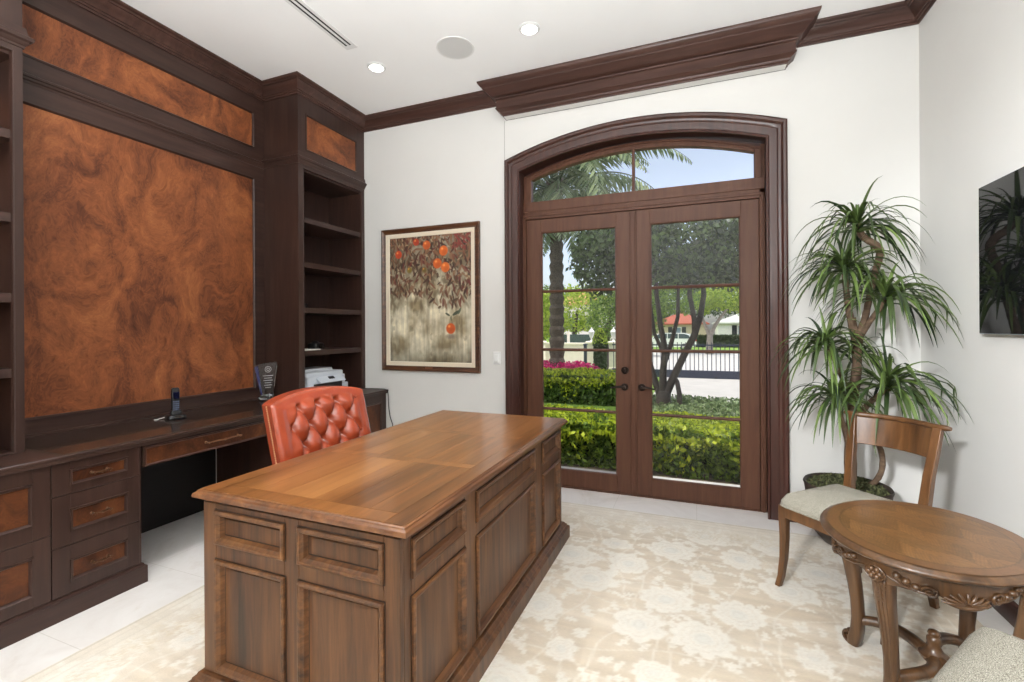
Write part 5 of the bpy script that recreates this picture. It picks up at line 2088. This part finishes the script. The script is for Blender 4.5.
tree('tree', 'dark multi trunk tree standing between the hedge and the driveway gate', TT,
     [((-.55, 9.0, 2.95), (1.5, 1.2, .72)), ((-1.85, 9.4, 2.75), (.55, .7, .70)), ((.75, 9.1, 2.85), (.75, .9, .75)), ((-1.2, 9.2, 3.1), (.9, .9, .5)), ((.1, 8.9, 2.45), (.9, .8, .35))],
     'leaf_deep', 15000, .12, 81)

# date palm
pm = thing('palm_tree', 'tall palm with a rough trunk rising from the pink flowers', 'palm tree', (-3.157, 11.0, GZ))
rings_, rad_ = [], []
for i in range(60):
    z = GZ + i * (5.0 - GZ) / 59
    rings_.append((-3.157, 11.0, z))
    rad_.append((.185 + .018 * ((i % 3) - 1) - .0006 * i))
MB().tube(rings_, rad_, 14).build('trunk', 'palmbark', pm, smooth=20)
r = np.random.default_rng(91)
nuts = MB()
for i in range(46):
    a_, z = r.uniform(0, 2 * PI), r.uniform(3.6, 5.0)
    nuts.ball((-3.157 + .2 * math.cos(a_), 11 + .2 * math.sin(a_), z), (.05, .05, .11), 6, 4)
nuts.build('leaf_bases', 'palmbark', pm, smooth=40)
for i in range(58):
    az = i * 2.399 + r.normal(0, .1)
    k = i / 58
    el = math.radians(80 - 96 * k)
    L_ = r.uniform(2.6, 3.4) * (1 if k < .8 else .75)
    p = Vector((-3.157, 11.0, 5.0 - .3 * k)) + Vector((math.cos(az), math.sin(az), 0)) * .15
    d = Vector((math.cos(el) * math.cos(az), math.cos(el) * math.sin(az), math.sin(el)))
    side = Vector((-math.sin(az), math.cos(az), 0))
    V, F, pts = [], [], []
    m_ = 40
    for j in range(m_ + 1):
        t_ = j / m_
        pts.append(p.copy())
        if j > 4:
            nrm = d.cross(side).normalized()
            ll = .50 * math.sin(PI * min(1, .18 + .8 * t_)) + .08
            for s_ in (-1, 1):
                q = side * s_ * .80 + d * .55 + nrm * (-.30) + Vector((0, 0, -.25)) + Vector(r.normal(0, .08, 3))
                q.normalize()
                w_ = d * .034
                tip = p + q * ll + Vector((0, 0, -.10 * ll))
                mid = p + q * ll * .5
                b_ = len(V)
                V += [tuple(p - w_ * .6), tuple(mid - w_), tuple(tip), tuple(mid + w_)]
                F.append((b_, b_ + 1, b_ + 2, b_ + 3))
        p = p + d * (L_ / m_)
        d = (d + Vector((0, 0, -.026 - .03 * t_)) * (1.0 + .4 * k)).normalized()
    fo = np_mesh('frond', V, F, 'leaf_palm', pm)
    MB().tube(pts, [.026 * (1 - .85 * j / m_) for j in range(m_ + 1)], 5).build('midrib', 'leaf_palm', fo, smooth=60)

# sliding driveway gate
MAT['gate'] = plain('gate_navy', srgb(52, 58, 74), .5, .2, .05)
gt = thing('driveway_gate', 'dark navy sliding driveway gate with vertical pickets', 'gate', (.4, 14.8, GZ))
gx0_, gx1_ = -2.45, 3.2
MB().box(gx0_, gx1_, 14.77, 14.83, -.098, .13).build('bottom_panel', 'gate', gt, smooth=0)
MB().box(gx0_, gx1_, 14.78, 14.82, .855, .895).build('top_rail', 'gate', gt, smooth=0)
i = 0
x = gx0_ + .05
while x < gx1_:
    MB().box(x - .011, x + .011, 14.79, 14.81, .10, .96).build('picket', 'gate', gt, smooth=0)
    x += .118
for x in (.55, -1.9, 2.7):
    MB().disc_h((x, 14.76, -.07), (0, 1, 0), [(.02, -.02), (.029, -.015), (.029, .0), (.02, .01)], 14).build('wheel', 'black', gt)

# garden wall, pillars with lanterns, posts
MAT['stucco'] = plain('cream_stucco', srgb(232, 224, 208), .9, var=.03)
wl_ = thing('garden_wall', 'low cream garden wall behind the palm', 'wall', (-4.9, 17.0, GZ))
MB().box(-9, -3.75, 16.92, 17.08, GZ, .78).build('panel', 'stucco', wl_, smooth=0)
MB().box(-9, -3.75, 16.88, 17.12, .78, .85).build('coping', 'stucco', wl_, smooth=0, bevel=.01)
MAT['lantern'] = plain('lantern_white', srgb(214, 212, 210), .4)
for px_, lb in ((-3.46, 'white gate pillar left of the clipped cypress'), (-2.68, 'white gate pillar right of the clipped cypress'), (-5.37, 'white gate pillar left of the palm trunk')):
    pl_ = thing('gate_pillar', lb, 'pillar', (px_, 16.5, GZ), group='white gate pillars')
    b = MB()
    b.rect_loft(px_ - .14, px_ + .14, 16.36, 16.64, [(.02, GZ), (.02, .0), (0, .02), (0, .80), (.02, .83), (.05, .85), (.05, .90), (.01, .93)])
    b.build('shaft', 'stucco', pl_, smooth=20)
    ln = MB()
    ln.lathe([(.05, .93), (.06, .95), (.03, .97), (.025, 1.03), (.06, 1.06), (.10, 1.22), (.105, 1.24), (.12, 1.25), (.07, 1.33), (.03, 1.36), (.025, 1.40), (.008, 1.43)], (px_, 16.5, 0), 8)
    one(ln.build('lantern', 'lantern', smooth=20), 'white lantern on the ' + lb[6:], 'lantern', 'lanterns on the gate pillars')
ps = MB().box(-3.62, -3.52, 15.95, 16.05, GZ, .80)
ps.rect_loft(-3.62, -3.52, 15.95, 16.05, [(.02, .80), (.02, .83), (-.02, .86)])
one(ps.build('gate_post', 'gate', smooth=20), 'dark metal post in front of the cream garden wall', 'post')

tp_ = thing('topiary', 'clipped pointed cypress between two white pillars', 'topiary', (-3.02, 15.8, GZ))
r = np.random.default_rng(101)
n = 5000
h_ = r.random(n)
a_ = r.uniform(0, 2 * PI, n)
rad = np.where(h_ < .62, .22, .25 * np.sqrt(np.clip((1 - h_) / .38, 0, 1)))
rad = rad * r.uniform(.85, 1.03, n)
V, Q = leaf_cards(np.stack([-3.02 + rad * np.cos(a_), 15.8 + rad * np.sin(a_), GZ + h_ * 1.46], 1), .06, seed=102, up=.8)
np_mesh('foliage', V, Q, 'leaf_topi', tp_)
MB().lathe([(.12, GZ), (.18, 0), (.19, .8), (.12, 1.15), (.03, 1.28)], (-3.02, 15.8, 0), 14).build('twigs', 'core', tp_)
h2 = r.uniform(.64, 1, 700)
a2 = r.uniform(0, 2 * PI, 700)
rd2 = .27 * np.sqrt(np.clip((1 - h2) / .36, 0, 1))
V, Q = leaf_cards(np.stack([-3.02 + rd2 * np.cos(a2), 15.8 + rd2 * np.sin(a2), GZ + .03 + h2 * 1.46], 1), .06, seed=103, up=.8)
np_mesh('new_growth', V, Q, 'leaf_bright', tp_)

MAT['fence'] = plain('green_windscreen', srgb(52, 72, 62), .9, var=.1)
fn = thing('fence', 'dark green screened fence beyond the garden wall', 'fence', (-5.6, 24, -.6))
MB().box(-7.2, -4.5, 24, 24.06, -.64, 1.05).build('screen', 'fence', fn, smooth=0)
for x in (-6.25, -4.5):
    MB().box(x - .07, x + .07, 23.95, 24.11, -.64, 1.2).build('post', 'stucco', fn, smooth=0)

# background trees
BT = [('broad yellow green tree behind the cream garden wall', (-7.4, 30, -.6), [((-7.4, 30, 2.6), (2.6, 1.6, 1.6)), ((-9.6, 30, 2.2), (1.6, 1.5, 1.8))], 'leaf_bright', 6000, .22),
      ('round green tree in front of the orange tiled house', (-4.0, 22.5, -.6), [((-4.0, 22.5, 1.9), (.95, .8, 1.35)), ((-3.4, 22.5, 2.5), (.7, .6, .8))], 'leaf_mid', 5000, .13),
      ('deep green tree far left behind the palm', (-15.5, 49, -.6), [((-15.5, 49, 3.4), (3.6, 2, 2.8)), ((-12.0, 49, 2.8), (2.0, 1.6, 2.0))], 'leaf_mid', 7000, .28),
      ('olive green street tree behind the multi trunk tree', (-3.2, 34, -.6), [((-3.4, 34, 2.6), (1.6, 1.4, 1.7)), ((-1.2, 34, 3.6), (1.5, 1.3, 1.4))], 'leaf_mid', 6000, .2),
      ('tall dark tree across the street behind the red roof', (-3.0, 72, -.6), [((-3.0, 72, 4.8), (4.8, 3, 3.6)), ((3.6, 73, 6.0), (4.6, 3, 3.4)), ((9.5, 73, 5.2), (4, 3, 3.6))], 'leaf_deep', 9000, .42)]
for i, (lb, b0, bl, lf, n_, sz) in enumerate(BT):
    tree('tree', lb, [([b0, (b0[0], b0[1], 1.2), (b0[0] + .2, b0[1], bl[0][0][2])], [.20, .16, .08])], bl, lf, n_, sz, 200 + i * 3)
tree('tree', 'pale trunked street tree with a bright canopy near the white house',
     [([(.95, 38, -.65), (.97, 38, .1), (1.0, 38, .8)], [.30, .24, .2]), ([(1.0, 38, .7), (.75, 38, 1.3), (.5, 38, 2.0), (.4, 38, 2.8)], [.16, .13, .1, .06]), ([(1.0, 38, .7), (1.35, 38, 1.5), (1.8, 38, 2.2), (2.3, 38, 2.9)], [.17, .14, .1, .06])],
     [((.7, 38, 3.5), (1.2, 1.2, .9)), ((2.4, 38, 3.6), (1.5, 1.2, 1.1)), ((3.6, 38, 3.0), (1.0, 1, .9)), ((.6, 37.6, 2.7), (.5, .5, .45))], 'leaf_bright', 6000, .2, 301, 'palebark')

# the hedge across the street
hd = thing('hedge', 'dark clipped hedge across the street below the white house', 'hedge', (2.5, 50, -.6))
r = np.random.default_rng(111)
n = 5000
x, z = r.uniform(-1.2, 6, n), r.uniform(-.6, .62, n)
V, Q = leaf_cards(np.stack([x, 49.6 + .2 * r.random(n), z], 1), .22, seed=112)
np_mesh('foliage', V, Q, 'leaf_topi', hd)
MB().box(-1.2, 6, 49.75, 50.6, -.6, .55).build('twigs', 'core', hd, smooth=0)

# houses
MAT['roof_grey'] = plain('pale_roof_tile', srgb(190, 192, 182), .9)
MAT['roof_red'] = plain('red_roof_tile', srgb(150, 84, 66), .9)
MAT['roof_orange'] = plain('orange_roof_tile', srgb(222, 160, 116), .9, var=.15)
MAT['house'] = plain('house_white', srgb(236, 232, 224), .9)
MAT['houseg'] = plain('house_tan', srgb(190, 176, 152), .9)
MAT['shutter'] = plain('black_shutter', srgb(28, 28, 34), .6)
MAT['pane'] = plain('house_window', srgb(120, 134, 150), .15)


def house(label, x0, x1, y0, y1, zb, ze, zr, wallm, roofm, wins):
    t = thing('house', label, 'house', ((x0 + x1) / 2, (y0 + y1) / 2, zb))
    MB().box(x0, x1, y0, y1, zb, ze).build('house_body', wallm, t, smooth=0)
    e_ = .35
    ins = min((y1 - y0) / 2, (x1 - x0) / 2) * .95
    b = MB()
    b.rings([[(x0 - e_, y0 - e_, ze - .02), (x1 + e_, y0 - e_, ze - .02), (x1 + e_, y1 + e_, ze - .02), (x0 - e_, y1 + e_, ze - .02)],
             [(x0 - e_, y0 - e_, ze + .12), (x1 + e_, y0 - e_, ze + .12), (x1 + e_, y1 + e_, ze + .12), (x0 - e_, y1 + e_, ze + .12)],
             [(x0 + ins, y0 + ins, zr), (x1 - ins, y0 + ins, zr), (x1 - ins, y1 - ins, zr), (x0 + ins, y1 - ins, zr)]])
    b.build('roof', roofm, t, smooth=0)
    for wx0, wx1, wz0, wz1 in wins:
        w_ = MB().box(wx0, wx1, y0 - .06, y0 + .02, wz0, wz1).build('window', 'house', t, smooth=0)
        MB().box(wx0 + .08, wx1 - .08, y0 - .075, y0 - .05, wz0 + .08, wz1 - .08).build('pane', 'pane', w_, smooth=0)
        for sx in (wx0 - .52, wx1 + .06):
            MB().box(sx, sx + .46, y0 - .09, y0 - .01, wz0, wz1).build('shutter', 'shutter', w_, smooth=0)
    return t


house('white house with black shutters across the street', 2.15, 12, 53, 61, -.6, 1.72, 3.4, 'house', 'roof_grey', [(4.0, 5.0, .52, 1.55), (7, 8, .52, 1.55)])
house('house with a red tiled roof behind the tree trunks', -4.6, 1.2, 60, 66, -.6, 1.70, 3.3, 'houseg', 'roof_red', [(-2.6, -1.6, .5, 1.4)])
house('house with an orange tiled roof beyond the garden trees', -11.5, -5.9, 38, 44, -.6, 3.3, 4.7, 'house', 'roof_orange', [(-10.0, -9.0, 1.2, 2.4)])

# parked car
MAT['car'] = plain('car_white', srgb(236, 238, 240), .25, var=.01, coat=.6)
MAT['carglass'] = plain('car_glass', srgb(70, 84, 92), .08, coat=.4)
MAT['tyre'] = plain('tyre_rubber', srgb(24, 24, 26), .8)
MAT['tail'] = plain('tail_lamp_red', srgb(176, 28, 34), .3)
cx0, cz, cy = -4.9, -.66, 44.0
car = thing('car', 'white sport utility car parked across the street behind the tree trunks', 'car', (-2.4, cy, cz))
prof = [(0, .45), (.05, .80), (.25, .92), (1.15, 1.02), (1.75, 1.48), (2.2, 1.56), (3.9, 1.54), (4.55, 1.40), (4.85, .98), (4.95, .80), (4.95, .42), (4.7, .32), (.3, .30)]
b = MB()
outl = [(cx0 + a_, cz + z_) for a_, z_ in prof]
b.rings([[(p_[0] + (.03 if 0 else 0), cy - .92 + k, p_[1]) for p_ in [( (q[0] - cx0 - 2.5) * s_ + cx0 + 2.5, (q[1] - cz) * (.98 + .02 * s_) + cz) for q in outl]] for k, s_ in ((0, .96), (.07, 1.0), (1.77, 1.0), (1.84, .96))])
b.build('car_body', 'car', car, smooth=25)
for pts in ([(1.35, 1.06), (1.86, 1.44), (2.55, 1.49), (2.55, 1.06)], [(2.62, 1.06), (2.62, 1.49), (3.45, 1.49), (3.45, 1.06)], [(3.52, 1.06), (3.52, 1.48), (4.0, 1.46), (4.35, 1.34), (4.45, 1.06)]):
    MB().prism([(cx0 + a_, cz + z_) for a_, z_ in pts], 'Y', cy - .935, cy - .90).build('side_window', 'carglass', car, smooth=0)
MB().box(cx0 + 4.60, cx0 + 4.93, cy - .70, cy + .70, cz + 1.0, cz + 1.30).build('rear_window', 'carglass', car, smooth=0)
MB().box(cx0 + 4.62, cx0 + 4.97, cy - .935, cy - .62, cz + .84, cz + .98).build('tail_lamp', 'tail', car, smooth=0)
for x in (.95, 3.95):
    for yy in (cy - .90, cy + .70):
        wh = MB().disc_h((cx0 + x, yy, cz + .34), (0, 1, 0), [(.22, -.03), (.34, -.01), (.34, .20), (.22, .21)], 20).build('wheel', 'tyre', car)
        MB().disc_h((cx0 + x, yy, cz + .34), (0, 1, 0), [(.05, -.045), (.21, -.035), (.22, -.02), (.22, -.0)], 16).build('rim', 'chrome', wh)
